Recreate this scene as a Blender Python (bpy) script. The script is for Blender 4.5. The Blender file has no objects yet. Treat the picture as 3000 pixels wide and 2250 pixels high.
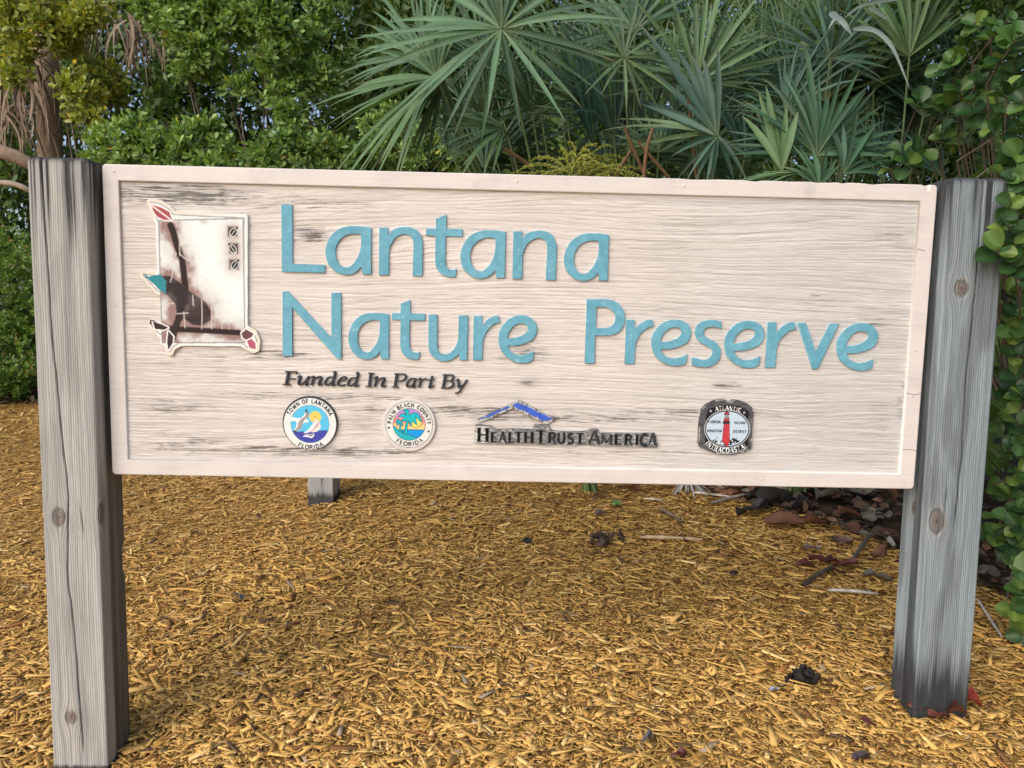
import bpy, math, random
import numpy as np
from mathutils import Vector, Matrix

random.seed(7)
rng = np.random.default_rng(11)
rad = math.radians
ZB = 1.345                                    # height of the sign board's centre

# ------------------------------------------------------------------ camera, sky, sun, exposure
sc = bpy.context.scene
COL = sc.collection
cam_d = bpy.data.cameras.new('camera')
cam = bpy.data.objects.new('camera', cam_d)
COL.objects.link(cam)
cam.location = (-0.057, -2.19, ZB + 0.065)
cam.rotation_euler = (rad(84.19), rad(-1.27), rad(-0.82))
cam_d.sensor_fit = 'HORIZONTAL'
cam_d.sensor_width = 36.0
cam_d.lens = 36.0 * 2150.0 / 3000.0
cam_d.clip_start = 0.05
cam_d.clip_end = 400.0
cam_d.dof.use_dof = True
cam_d.dof.focus_distance = 2.25
cam_d.dof.aperture_fstop = 11.0
sc.camera = cam

SUN_EL, SUN_AZ = rad(36), rad(222)            # azimuth clockwise from +Y: behind and left of the camera
world = bpy.data.worlds.new('World')
sc.world = world
world.use_nodes = True
wn = world.node_tree.nodes
sky = wn.new('ShaderNodeTexSky')
sky.sky_type = 'NISHITA'
sky.sun_disc = False
sky.sun_elevation = SUN_EL
sky.sun_rotation = SUN_AZ
sky.dust_density = 3.0
sky.air_density = 1.0
sky.ozone_density = 1.0
world.node_tree.links.new(sky.outputs[0], wn['Background'].inputs['Color'])
wn['Background'].inputs['Strength'].default_value = 0.14

sun_d = bpy.data.lights.new('sun', 'SUN')
sun_d.energy = 1.5
sun_d.angle = rad(75)
sun_d.color = (1.0, 0.945, 0.875)
sun = bpy.data.objects.new('sun', sun_d)
COL.objects.link(sun)
sdir = Vector((math.sin(SUN_AZ) * math.cos(SUN_EL), math.cos(SUN_AZ) * math.cos(SUN_EL), math.sin(SUN_EL)))
sun.rotation_euler = sdir.to_track_quat('Z', 'Y').to_euler()
sun.location = (-3, -4, 6)

vs = sc.view_settings
vs.view_transform = 'Standard'
vs.look = 'None'
vs.gamma = 1.0
vs.use_curve_mapping = False
vs.exposure = 0.47
sc.render.engine = 'CYCLES'
sc.cycles.max_bounces = 5
sc.cycles.diffuse_bounces = 3
sc.cycles.glossy_bounces = 2
sc.cycles.transmission_bounces = 3
sc.cycles.use_denoising = True

# ------------------------------------------------------------------ helpers
def arr(x): return np.asarray(x, dtype=np.float64)

def mesh(name, V, faces, mat=None, col=None, smooth=False, grain=None):
    """V (n,3); faces: list of integer arrays (m,k)."""
    V = np.asarray(V, np.float32).reshape(-1, 3)
    me = bpy.data.meshes.new(name)
    faces = [np.asarray(f, np.int32) for f in faces if len(f)]
    nl = sum(f.size for f in faces); nf = sum(len(f) for f in faces)
    me.vertices.add(len(V)); me.vertices.foreach_set('co', V.ravel())
    me.loops.add(nl); me.loops.foreach_set('vertex_index', np.concatenate([f.ravel() for f in faces]))
    ls = []; o = 0
    for f in faces:
        ls.append(o + np.arange(len(f)) * f.shape[1]); o += f.size
    me.polygons.add(nf); me.polygons.foreach_set('loop_start', np.concatenate(ls).astype(np.int32))
    me.update(calc_edges=True)
    me.validate()
    if smooth:
        me.polygons.foreach_set('use_smooth', np.ones(len(me.polygons), bool))
    if col is not None:
        c = np.ones((len(V), 4), np.float32); c[:, :3] = col
        a = me.color_attributes.new('Col', 'FLOAT_COLOR', 'POINT'); a.data.foreach_set('color', c.ravel())
    if grain is not None:
        a = me.attributes.new('Grain', 'FLOAT_VECTOR', 'POINT'); a.data.foreach_set('vector', np.asarray(grain, np.float32).ravel())
    if mat: me.materials.append(mat)
    return me

def link(name, me, parent=None, loc=(0, 0, 0), rot=None, label=None, cat=None, group=None, kind=None):
    o = bpy.data.objects.new(name, me)
    COL.objects.link(o)
    o.parent = parent
    o.location = loc
    if rot is not None: o.rotation_euler = rot
    if label: o['label'] = label
    if cat: o['category'] = cat
    if group: o['group'] = group
    if kind: o['kind'] = kind
    return o

def hash2(ix, iy, seed):
    h = (ix.astype(np.int64) * 374761393 + iy.astype(np.int64) * 668265263 + seed * 1442695041) & 0xFFFFFFFF
    h = ((h ^ (h >> 13)) * 1274126177) & 0xFFFFFFFF
    h = (h ^ (h >> 16)) & 0xFFFFFFFF
    return h / 4294967295.0

def vnoise(x, y, seed=0):
    x = np.asarray(x, float); y = np.asarray(y, float)
    x, y = np.broadcast_arrays(x, y)
    ix = np.floor(x).astype(np.int64); iy = np.floor(y).astype(np.int64)
    fx = x - ix; fy = y - iy
    fx = fx * fx * fx * (fx * (fx * 6 - 15) + 10); fy = fy * fy * fy * (fy * (fy * 6 - 15) + 10)
    a = hash2(ix, iy, seed); b = hash2(ix + 1, iy, seed); c = hash2(ix, iy + 1, seed); d = hash2(ix + 1, iy + 1, seed)
    return (a + (b - a) * fx) * (1 - fy) + (c + (d - c) * fx) * fy

def fbm(x, y, seed=0, o=4):
    s = 0; a = .5; t = 0
    for i in range(o):
        s = s + a * vnoise(x * 2 ** i, y * 2 ** i, seed + i * 17); t += a; a *= .5
    return s / t

def sstep(a, b, x):
    t = np.clip((x - a) / (b - a), 0, 1); return t * t * (3 - 2 * t)

def lerp(a, b, t): return a + (b - a) * t

def gh(x, y):
    """ground height"""
    x = np.asarray(x, float); y = np.asarray(y, float)
    xs = 3.6 * np.tanh((x + 1.3) / 3.6)
    yy = np.where(y < 0, 0.10 * y, 0.145 * 7 * np.tanh(y / 7.0))
    mound = sum(.022 * np.exp(-(np.hypot(x - px, y - py) / .15) ** 2) for px, py in ((1.33, .03), (-1.044, 1.92))) - .030 * np.exp(-(np.hypot(x + 1.35, y + .05) / .35) ** 2)
    return 0.08 * xs + yy + mound + 0.03 * (fbm(x * .9, y * .9, 5) - .5) + 0.012 * (fbm(x * 4, y * 4, 9) - .5)

def nodes(m):
    m.use_nodes = True
    nt = m.node_tree
    return nt, nt.nodes, nt.links, nt.nodes['Principled BSDF']

def material(name, color=(.5, .5, .5), rough=.6, attr=False, noise=None, bump=None, spec=.5, trans=0.0, objrand=0.0, scale3=None):
    """procedural material: optional 'Col' attribute, colour noise (scale, amount), bump (scale, strength, distance)."""
    m = bpy.data.materials.new(name)
    nt, nd, lk, b = nodes(m)
    b.inputs['Roughness'].default_value = rough
    b.inputs['Specular IOR Level'].default_value = spec
    tc = nd.new('ShaderNodeTexCoord')
    src = tc.outputs['Object']
    if scale3:
        mp = nd.new('ShaderNodeMapping'); mp.inputs['Scale'].default_value = scale3
        lk.new(src, mp.inputs['Vector']); src = mp.outputs[0]
    if attr:
        a = nd.new('ShaderNodeAttribute'); a.attribute_name = 'Col'; c = a.outputs['Color']
    else:
        r = nd.new('ShaderNodeRGB'); r.outputs[0].default_value = (*color, 1); c = r.outputs[0]
    if noise:
        n = nd.new('ShaderNodeTexNoise'); n.inputs['Scale'].default_value = noise[0]; n.inputs['Detail'].default_value = 5
        lk.new(src, n.inputs['Vector'])
        mr = nd.new('ShaderNodeMapRange'); mr.inputs['From Min'].default_value = .25; mr.inputs['From Max'].default_value = .75
        mr.inputs['To Min'].default_value = 1 - noise[1]; mr.inputs['To Max'].default_value = 1 + noise[1]
        lk.new(n.outputs['Fac'], mr.inputs['Value'])
        mx = nd.new('ShaderNodeVectorMath'); mx.operation = 'SCALE'
        lk.new(c, mx.inputs[0]); lk.new(mr.outputs[0], mx.inputs['Scale']); c = mx.outputs[0]
    if objrand:
        oi = nd.new('ShaderNodeObjectInfo'); hs = nd.new('ShaderNodeHueSaturation')
        mr = nd.new('ShaderNodeMapRange'); mr.inputs['To Min'].default_value = 1 - objrand; mr.inputs['To Max'].default_value = 1 + objrand
        lk.new(oi.outputs['Random'], mr.inputs['Value']); lk.new(mr.outputs[0], hs.inputs['Value'])
        mr2 = nd.new('ShaderNodeMapRange'); mr2.inputs['To Min'].default_value = .5 + objrand * .05; mr2.inputs['To Max'].default_value = .5 - objrand * .05
        lk.new(oi.outputs['Random'], mr2.inputs['Value']); lk.new(mr2.outputs[0], hs.inputs['Hue'])
        lk.new(c, hs.inputs['Color']); c = hs.outputs[0]
    lk.new(c, b.inputs['Base Color'])
    if bump:
        n = nd.new('ShaderNodeTexNoise'); n.inputs['Scale'].default_value = bump[0]; n.inputs['Detail'].default_value = 4
        lk.new(src, n.inputs['Vector'])
        bp = nd.new('ShaderNodeBump'); bp.inputs['Strength'].default_value = bump[1]; bp.inputs['Distance'].default_value = bump[2]
        lk.new(n.outputs['Fac'], bp.inputs['Height']); lk.new(bp.outputs[0], b.inputs['Normal'])
    if trans:
        t = nd.new('ShaderNodeBsdfTranslucent'); ms = nd.new('ShaderNodeMixShader'); ms.inputs[0].default_value = trans
        sv = nd.new('ShaderNodeVectorMath'); sv.operation = 'MULTIPLY'; sv.inputs[1].default_value = (1.5, 1.7, .7)
        lk.new(c, sv.inputs[0]); lk.new(sv.outputs[0], t.inputs['Color'])
        lk.new(b.outputs[0], ms.inputs[1]); lk.new(t.outputs[0], ms.inputs[2])
        lk.new(ms.outputs[0], nd['Material Output'].inputs['Surface'])
    return m

def math_node(nd, lk, op, a, b=None, c=None):
    n = nd.new('ShaderNodeMath'); n.operation = op
    for i, q in enumerate((a, b, c)):
        if q is None: continue
        if isinstance(q, (int, float)): n.inputs[i].default_value = q
        else: lk.new(q, n.inputs[i])
    return n.outputs[0]
def maprange(nd, lk, v, f0, f1, t0=0., t1=1.):
    n = nd.new('ShaderNodeMapRange'); n.interpolation_type = 'SMOOTHSTEP'; lk.new(v, n.inputs['Value'])
    for k, q in zip(('From Min', 'From Max', 'To Min', 'To Max'), (f0, f1, t0, t1)): n.inputs[k].default_value = q
    return n.outputs[0]
def grained(name, rough, spec, wave, lines, dark, bump, dirt=False):
    """wood whose grain runs along the 'Grain' attribute (across, along): wave = growth rings (per metre, strength), lines = list of (across, along, width, strength) fine checks"""
    m = bpy.data.materials.new(name); nt, nd, lk, b = nodes(m)
    b.inputs['Roughness'].default_value = rough; b.inputs['Specular IOR Level'].default_value = spec
    at_ = nd.new('ShaderNodeAttribute'); at_.attribute_name = 'Grain'; ac = nd.new('ShaderNodeAttribute'); ac.attribute_name = 'Col'
    def scaled(x, y, z=0.):
        v = nd.new('ShaderNodeVectorMath'); v.operation = 'MULTIPLY'; lk.new(at_.outputs['Vector'], v.inputs[0]); v.inputs[1].default_value = (x, y, z); return v.outputs[0]
    tot = None
    if wave:
        w = nd.new('ShaderNodeTexWave'); w.wave_type = 'BANDS'; w.bands_direction = 'X'; w.wave_profile = 'SAW'
        w.inputs['Scale'].default_value = 1.0; w.inputs['Distortion'].default_value = 1.1; w.inputs['Detail'].default_value = 3; w.inputs['Detail Scale'].default_value = 1.2
        lk.new(scaled(wave[0] * .31416, .9), w.inputs['Vector'])
        tot = math_node(nd, lk, 'MULTIPLY', math_node(nd, lk, 'POWER', w.outputs['Fac'], 2.4), wave[1])
    for ax, al, wd, st in lines:
        n = nd.new('ShaderNodeTexNoise'); n.inputs['Scale'].default_value = 1.0; n.inputs['Detail'].default_value = 2.5
        lk.new(scaled(ax, al, 0), n.inputs['Vector'])
        d = math_node(nd, lk, 'ABSOLUTE', math_node(nd, lk, 'SUBTRACT', n.outputs['Fac'], .5))
        k = math_node(nd, lk, 'MULTIPLY', maprange(nd, lk, d, wd, 0.0), st)
        tot = k if tot is None else math_node(nd, lk, 'ADD', tot, k)
    tot = math_node(nd, lk, 'MINIMUM', tot, 1.0)
    fn = nd.new('ShaderNodeTexNoise'); fn.inputs['Scale'].default_value = 1.0; fn.inputs['Detail'].default_value = 4
    lk.new(scaled(700, 14), fn.inputs['Vector'])
    mul = math_node(nd, lk, 'MULTIPLY', math_node(nd, lk, 'SUBTRACT', 1.0, math_node(nd, lk, 'MULTIPLY', tot, dark)), maprange(nd, lk, fn.outputs['Fac'], .2, .8, .86, 1.14))
    v = nd.new('ShaderNodeVectorMath'); v.operation = 'SCALE'; lk.new(ac.outputs['Color'], v.inputs[0]); lk.new(mul, v.inputs['Scale'])
    colr = v.outputs[0]
    if dirt:                                   # mildew in thin streaks along the grain; its amount is the attribute's third value
        sp = nd.new('ShaderNodeSeparateXYZ'); lk.new(at_.outputs['Vector'], sp.inputs[0]); amt = sp.outputs['Z']
        n1 = nd.new('ShaderNodeTexNoise'); n1.inputs['Scale'].default_value = 1.0; n1.inputs['Detail'].default_value = 2; lk.new(scaled(420, 7), n1.inputs['Vector'])
        n2 = nd.new('ShaderNodeTexNoise'); n2.inputs['Scale'].default_value = 1.0; n2.inputs['Detail'].default_value = 5; n2.inputs['Roughness'].default_value = .7; lk.new(scaled(90, 22), n2.inputs['Vector'])
        q = math_node(nd, lk, 'ADD', math_node(nd, lk, 'MULTIPLY', n1.outputs['Fac'], .62), math_node(nd, lk, 'MULTIPLY', n2.outputs['Fac'], .38))
        q = math_node(nd, lk, 'ADD', q, math_node(nd, lk, 'MULTIPLY', amt, .16))
        k = math_node(nd, lk, 'MULTIPLY', maprange(nd, lk, q, .60, .70), math_node(nd, lk, 'MINIMUM', math_node(nd, lk, 'ADD', math_node(nd, lk, 'MULTIPLY', amt, 1.1), .06), .92))
        mx = nd.new('ShaderNodeMix'); mx.data_type = 'RGBA'; mx.inputs[7].default_value = (.10, .096, .094, 1); lk.new(k, mx.inputs[0]); lk.new(colr, mx.inputs[6]); colr = mx.outputs[2]
    lk.new(colr, b.inputs['Base Color'])
    h = math_node(nd, lk, 'SUBTRACT', math_node(nd, lk, 'MULTIPLY', fn.outputs['Fac'], .5), tot)
    bp = nd.new('ShaderNodeBump'); bp.inputs['Strength'].default_value = bump[0]; bp.inputs['Distance'].default_value = bump[1]
    lk.new(h, bp.inputs['Height']); lk.new(bp.outputs[0], b.inputs['Normal'])
    return m
MW = grained('board_paint', .6, .3, None, [(110, .9, .022, .8), (260, 2.2, .022, .55)], .22, (.55, .0012), True)
def stained(m):
    """grime, small chips and brushing on the frame's paint"""
    nt, nd, lk, b = nodes(m); old = b.inputs['Base Color'].links[0].from_socket
    tc = nd.new('ShaderNodeTexCoord')
    def nz(sc, det, sv=(1, 1, 1)):
        mp = nd.new('ShaderNodeMapping'); mp.inputs['Scale'].default_value = sv; lk.new(tc.outputs['Object'], mp.inputs[0])
        n = nd.new('ShaderNodeTexNoise'); n.inputs['Scale'].default_value = sc; n.inputs['Detail'].default_value = det; n.inputs['Roughness'].default_value = .65; lk.new(mp.outputs[0], n.inputs['Vector']); return n.outputs['Fac']
    g = maprange(nd, lk, nz(5, 7), .5, .78, 0, .22)
    sp = maprange(nd, lk, nz(85, 3), .69, .74, 0, .55)
    br = maprange(nd, lk, nz(30, 3, (.15, 1, 4)), .3, .7, -.035, .035)
    k = math_node(nd, lk, 'SUBTRACT', math_node(nd, lk, 'SUBTRACT', math_node(nd, lk, 'SUBTRACT', 1.0, g), sp), br)
    v = nd.new('ShaderNodeVectorMath'); v.operation = 'SCALE'; lk.new(old, v.inputs[0]); lk.new(k, v.inputs['Scale']); lk.new(v.outputs[0], b.inputs['Base Color'])
MF = material('frame_paint', (.655, .61, .59), rough=.55, noise=(9, .05), bump=(120, .08, .001), spec=.4)
stained(MF)
M_TEAL = material('teal_paint', rough=.6, attr=True, noise=(45, .14), bump=(140, .15, .001), spec=.25)
M_PRINT = material('printed_face', rough=.6, attr=True, noise=(80, .05), spec=.2)
M_DARK = material('dark_lettering', (.045, .047, .055), rough=.5, noise=(300, .5), bump=(500, .4, .001), spec=.25)
M_INK = material('ink', (.025, .027, .032), rough=.6, spec=.2)
M_INKW = material('white_ink', (.72, .75, .78), rough=.5)
M_POST = grained('weathered_post', .85, .2, (150, 1.0), [(240, .8, .03, .45)], .42, (.6, .0014))
M_CHIP = material('mulch_chip', rough=.8, attr=True, noise=(130, .2), bump=(260, .3, .002), spec=.2)
M_LEAF = material('shrub_leaf', rough=.42, attr=True, noise=(18, .18), spec=.45, trans=.22)
M_FAN = material('palmetto_leaf', rough=.5, attr=True, noise=(14, .16), spec=.32, trans=.15)
M_COCO = material('round_leaf', rough=.42, attr=True, noise=(22, .2), spec=.38, trans=.2, objrand=.38)
M_TWIG = material('twig_bark', (.13, .10, .08), rough=.85, noise=(40, .3))
M_DRY = material('dry_frond', rough=.8, attr=True, noise=(30, .25), spec=.3)
M_BARK = material('palm_bark', rough=.9, attr=True, noise=(25, .25), bump=(40, .5, .01), spec=.2)
GLYPH = {"L":[[[0,1945,1],[318,1945,1],[319,240,1],[1267,240,1],[1266,0,1],[8,1,1]]],"a":[[[1338,1381,1],[1341,24,1],[1089,18,1],[1046,242,1],[926,97],[714,2],[503,0],[292,82],[96,272],[14,495],[0,688],[61,928],[204,1169],[430,1337],[685,1410],[985,1417],[1195,1403]],[[1030,1188,1],[1045,966],[1008,697],[925,486],[790,303],[669,218],[503,229],[368,353],[308,546],[308,755],[384,950],[534,1102],[715,1181],[880,1196]]],"n":[[[2,1387,1],[250,1393,1],[274,1149,1],[356,1292],[521,1385],[701,1419],[911,1416],[1093,1339],[1214,1193],[1276,1016],[1286,778],[1282,404],[1279,7,1],[991,0,1],[992,398],[1007,772],[998,1010],[929,1142],[778,1205],[597,1171],[433,1041],[328,845],[291,665],[288,381],[287,14,1],[0,7,1]]],"t":[[[288,1690,1],[595,1808,1],[593,1408,1],[1075,1405,1],[1071,1189,1],[580,1193,1],[578,805],[582,476],[607,327],[684,246],[790,219],[911,251,1],[891,25,1],[763,0],[611,19],[458,98],[335,231],[288,380],[278,649,1],[286,1193,1],[0,1201,1],[5,1402,1],[284,1408,1]]],"N":[[[4,1976,1],[185,1980,1],[278,1860,1],[1450,626,1],[1447,1965,1],[1730,1972,1],[1742,0,1],[1625,12,1],[292,1490,1],[292,58,1],[0,59,1]]],"u":[[[0,1385,1],[255,1390,1],[263,860],[269,481],[292,332],[376,234],[517,212],[665,274],[796,426],[876,626],[888,874],[893,1376,1],[1164,1382,1],[1169,52,1],[937,47,1],[909,246,1],[817,127],[652,32],[454,0],[254,49],[96,178],[11,359],[0,607]]],"r":[[[0,1322,1],[239,1328,1],[261,1016,1],[358,1166],[504,1284],[619,1328],[734,1347,1],[804,1134,1],[689,1116],[542,1030],[396,854],[309,653],[288,454],[283,239],[279,6,1],[6,0,1]]],"e":[[[1056,373,1],[1038,98,1],[914,37],[749,0],[515,37],[280,157],[93,352],[5,615],[0,863],[94,1097],[272,1298],[484,1410],[698,1439],[914,1386],[1084,1234],[1138,1037],[1109,871],[1014,720],[801,599],[554,528],[289,514,1],[341,391],[460,285],[644,239],[842,277],[974,338]],[[268,729,1],[282,853],[377,1037],[523,1164],[671,1192],[804,1162],[864,1064],[826,947],[712,846],[532,776]]],"P":[[[5,1910,1],[252,1919],[533,1924],[766,1899],[968,1789],[1107,1628],[1165,1415],[1140,1183],[1015,982],[820,870],[571,840],[289,842,1],[308,12,1],[0,0,1]],[[306,1684,1],[459,1689],[608,1682],[777,1588],[872,1474],[871,1293],[792,1159],[662,1087],[480,1070],[298,1063,1]]],"s":[[[850,1378,1],[860,1166,1],[748,1202],[592,1218],[438,1189],[344,1116],[329,1013],[386,924],[506,849],[652,787],[788,674],[867,533],[881,378],[837,234],[726,101],[548,19],[366,0],[169,18],[31,58,1],[0,294,1],[184,265],[355,223],[510,259],[602,359],[623,463],[586,553],[465,628],[306,702],[157,828],[85,969],[78,1123],[136,1266],[273,1372],[452,1417],[660,1419]]],"v":[[[0,1374,1],[268,1380,1],[625,515,1],[985,1367,1],[1278,1373,1],[736,61,1],[707,3,1],[544,0,1],[513,89,1]]]}
PLACE = [["L",-0.7063,0.1597,0.1267,0.1945],["a",-0.5779,0.156,0.1341,0.1417],["n",-0.4206,0.1566,0.1286,0.1419],["t",-0.2834,0.1555,0.1075,0.1808],["N",-0.7056,-0.0944,0.1742,0.198],["u",-0.2731,-0.0943,0.1169,0.139],["r",-0.1397,-0.0888,0.0804,0.1347],["e",-0.0636,-0.0956,0.1138,0.1439],["P",0.1955,-0.0914,0.1165,0.1924],["s",0.5164,-0.0955,0.0881,0.1419],["v",0.8289,-0.0932,0.1278,0.138],["a",-0.1818,0.1542,0.1326,0.1404],["n",-0.0267,0.1535,0.129,0.1434],["a",0.1245,0.1541,0.1312,0.1393],["a",-0.5106,-0.093,0.1199,0.1386],["t",-0.3824,-0.0918,0.0989,0.178],["r",0.3153,-0.0906,0.0849,0.1354],["e",0.3942,-0.0942,0.1176,0.1397],["e",0.6143,-0.0953,0.1185,0.1423],["r",0.7404,-0.0929,0.0887,0.1391],["e",0.9536,-0.0966,0.1233,0.1441]]
FUNDED = [[[[-6891,-1335,80],[-6965,-1738,80]],[[-6993,-1346,32],[-6647,-1346,32]],[[-6653,-1343,28],[-6661,-1423,28]],[[-6893,-1555,26],[-6694,-1558,26]],[[-7068,-1740,26],[-6836,-1745,26]]],[[[-6636,-1517,19],[-6552,-1470,58],[-6559,-1535,71],[-6592,-1666,71],[-6573,-1730,52],[-6470,-1689,32],[-6340,-1531,32]],[[-6289,-1471,58],[-6367,-1661,64],[-6367,-1732,64],[-6303,-1692,19]]],[[[-6250,-1503,19],[-6160,-1482,58],[-6148,-1527,71],[-6213,-1736,64]],[[-6161,-1592,26],[-6032,-1485,32],[-5942,-1490,58],[-5929,-1535,71],[-5988,-1679,71],[-5975,-1731,52],[-5872,-1690,19]]],[[[-5556,-1488,26],[-5685,-1485,32],[-5775,-1571,45],[-5801,-1675,58],[-5756,-1726,45],[-5660,-1672,28],[-5569,-1554,26]],[[-5581,-1340,26],[-5504,-1338,64],[-5543,-1514,71],[-5595,-1684,71],[-5576,-1735,52],[-5479,-1688,19]]],[[[-5363,-1575,26],[-5235,-1560,32],[-5170,-1506,39],[-5209,-1468,32],[-5299,-1483,32],[-5389,-1576,52],[-5421,-1667,58],[-5377,-1731,45],[-5286,-1723,39],[-5183,-1688,19]]],[[[-4874,-1498,26],[-5003,-1494,32],[-5093,-1580,45],[-5119,-1684,58],[-5074,-1735,45],[-4977,-1681,28],[-4887,-1563,26]],[[-4900,-1349,26],[-4823,-1347,64],[-4861,-1523,71],[-4913,-1693,71],[-4894,-1745,52],[-4797,-1697,19]]],[[[-4443,-1349,77],[-4488,-1739,77]],[[-4514,-1341,23],[-4340,-1344,23]],[[-4604,-1741,26],[-4404,-1750,26]]],[[[-4368,-1516,18],[-4287,-1462,59],[-4258,-1498,71],[-4331,-1745,66]],[[-4280,-1588,27],[-4140,-1489,32],[-4052,-1479,56],[-4044,-1524,71],[-4110,-1681,71],[-4087,-1740,52],[-3984,-1693,18]]],[[[-3662,-1345,81],[-3719,-1740,81]],[[-3736,-1347,29],[-3493,-1346,29]],[[-3522,-1347,32],[-3419,-1370,52],[-3389,-1428,66],[-3433,-1504,52],[-3521,-1550,32],[-3624,-1559,22]],[[-3815,-1742,27],[-3608,-1749,27]]],[[[-3094,-1482,29],[-3226,-1477,37],[-3329,-1568,52],[-3365,-1673,59],[-3335,-1732,44],[-3225,-1685,29],[-3123,-1549,27]],[[-3079,-1474,37],[-3137,-1564,66],[-3180,-1699,66],[-3158,-1743,44],[-3085,-1682,18]]],[[[-3056,-1518,18],[-2976,-1479,59],[-2946,-1516,71],[-3003,-1740,66]],[[-2953,-1575,27],[-2858,-1484,37],[-2776,-1490,52]]],[[[-2608,-1382,44],[-2671,-1659,71],[-2685,-1733,66],[-2619,-1717,37],[-2546,-1656,18]],[[-2754,-1512,22],[-2533,-1492,27]]],[[[-2210,-1345,81],[-2279,-1740,81]],[[-2298,-1346,29],[-2077,-1342,29]],[[-2092,-1342,29],[-1988,-1370,59],[-1980,-1444,59],[-2060,-1512,32],[-2193,-1527,22]],[[-2075,-1520,29],[-1985,-1570,59],[-1977,-1644,66],[-2072,-1728,44],[-2205,-1750,29]],[[-2345,-1744,27],[-2160,-1746,27]]],[[[-1905,-1524,18],[-1832,-1478,52],[-1816,-1537,71],[-1813,-1715,74]],[[-1565,-1480,59],[-1645,-1608,52],[-1760,-1804,52],[-1848,-1887,41],[-1907,-1881,44]],[[-1813,-1730,44],[-1659,-1623,29]]]]
HT = [["H",-1221,-3354,342,427],["E",-814,-3359,189,312],["A",-577,-3358,231,323],["L",-283,-3353,182,316],["T",-101,-3353,245,327],["H",193,-3353,280,326],["T",542,-3354,301,398],["R",922,-3353,238,326],["U",1195,-3355,238,326],["S",1507,-3358,189,319],["T",1759,-3352,253,326],["A",2130,-3358,372,411],["M",2525,-3358,330,301],["E",2940,-3358,204,312],["R",3242,-3356,232,317],["I",3565,-3354,98,315],["C",3706,-3371,253,348],["A",3973,-3359,232,369]]
PLATE = [[-1308,-3385],[-1295,-2861],[-1233,-2817],[-842,-2852],[-630,-2961],[-156,-2935],[460,-2939],[498,-2783],[932,-2789],[949,-2901],[1105,-2976],[1522,-2998],[2054,-2966],[2248,-2891],[2416,-2895],[2505,-3021],[2672,-2996],[3516,-3001],[4162,-2981],[4277,-3370],[4237,-3428],[2405,-3406],[2011,-3371],[1745,-3405],[514,-3406],[-145,-3412],[-1265,-3398]]
ROOF = [[-1250,-2691],[6,-2068],[48,-2074],[1094,-2602],[1082,-2672],[876,-2797],[763,-2749],[-163,-2317],[-860,-2655],[-1179,-2760]]
ROOFB = [[-1125,-2646],[-586,-2382],[-6,-2131],[1039,-2617],[775,-2679],[-171,-2240],[-585,-2431],[-958,-2643]]
S1 = {"rim":[-6254,-2887,821],"face":[-6250,-2909,798],"inner":[-6250,-2914,572],"sun":[-6091,-2695,176],"sea":[[-6786,-3125],[-6687,-3140],[-6576,-3155],[-6487,-3131],[-6420,-3152],[-6310,-3150],[-6154,-3135],[-6043,-3122],[-5899,-3097],[-5710,-3087],[-5689,-3522],[-6823,-3544]],"white":[[-6783,-2698],[-6661,-2740],[-6529,-2738],[-6428,-2657],[-6406,-2567],[-6307,-2677],[-6374,-2768],[-6307,-2790],[-6286,-2868],[-6385,-2859],[-6463,-2905],[-6530,-3008],[-6631,-3100],[-6731,-3113],[-6675,-3022],[-6640,-2897],[-6673,-2836],[-6762,-2827],[-6845,-2845]],"grey":[[-6372,-2521],[-6306,-2587],[-6268,-2632],[-6296,-2699],[-6385,-2757],[-6441,-2848],[-6474,-2928],[-6486,-3041],[-6620,-3133],[-6686,-3135],[-6708,-3113],[-6619,-2998],[-6596,-2874],[-6529,-2771],[-6384,-2668]],"tip":[[-6366,-2449],[-6328,-2509],[-6273,-2632],[-6334,-2554],[-6394,-2533]],"tip2":[[-6769,-3119],[-6664,-3123],[-6642,-3162],[-6720,-3203],[-6753,-3170]],"sail1":[[-6102,-2729],[-6092,-2830],[-6098,-2965],[-6154,-3068],[-6243,-3148],[-6310,-3184],[-6454,-3203],[-6309,-3082],[-6198,-2945],[-6130,-2831]],"sail2":[[-6086,-2729],[-5986,-2828],[-5920,-2951],[-5943,-3052],[-6043,-3144],[-6177,-3164],[-6232,-3148],[-6087,-2988]],"band":[[-6009,-2862],[-5975,-2867],[-6009,-2952],[-6087,-3044],[-6210,-3148],[-6232,-3143],[-6087,-2999]],"flag":[[-6108,-2684],[-6041,-2689],[-6102,-2729]],"hull":[[-6466,-3299],[-6399,-3242],[-6121,-3202],[-6133,-3293],[-6200,-3339],[-6299,-3313],[-6388,-3304]],"hull2":[[-6332,-3252],[-6155,-3220],[-6166,-3260],[-6266,-3284]]}
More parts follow.
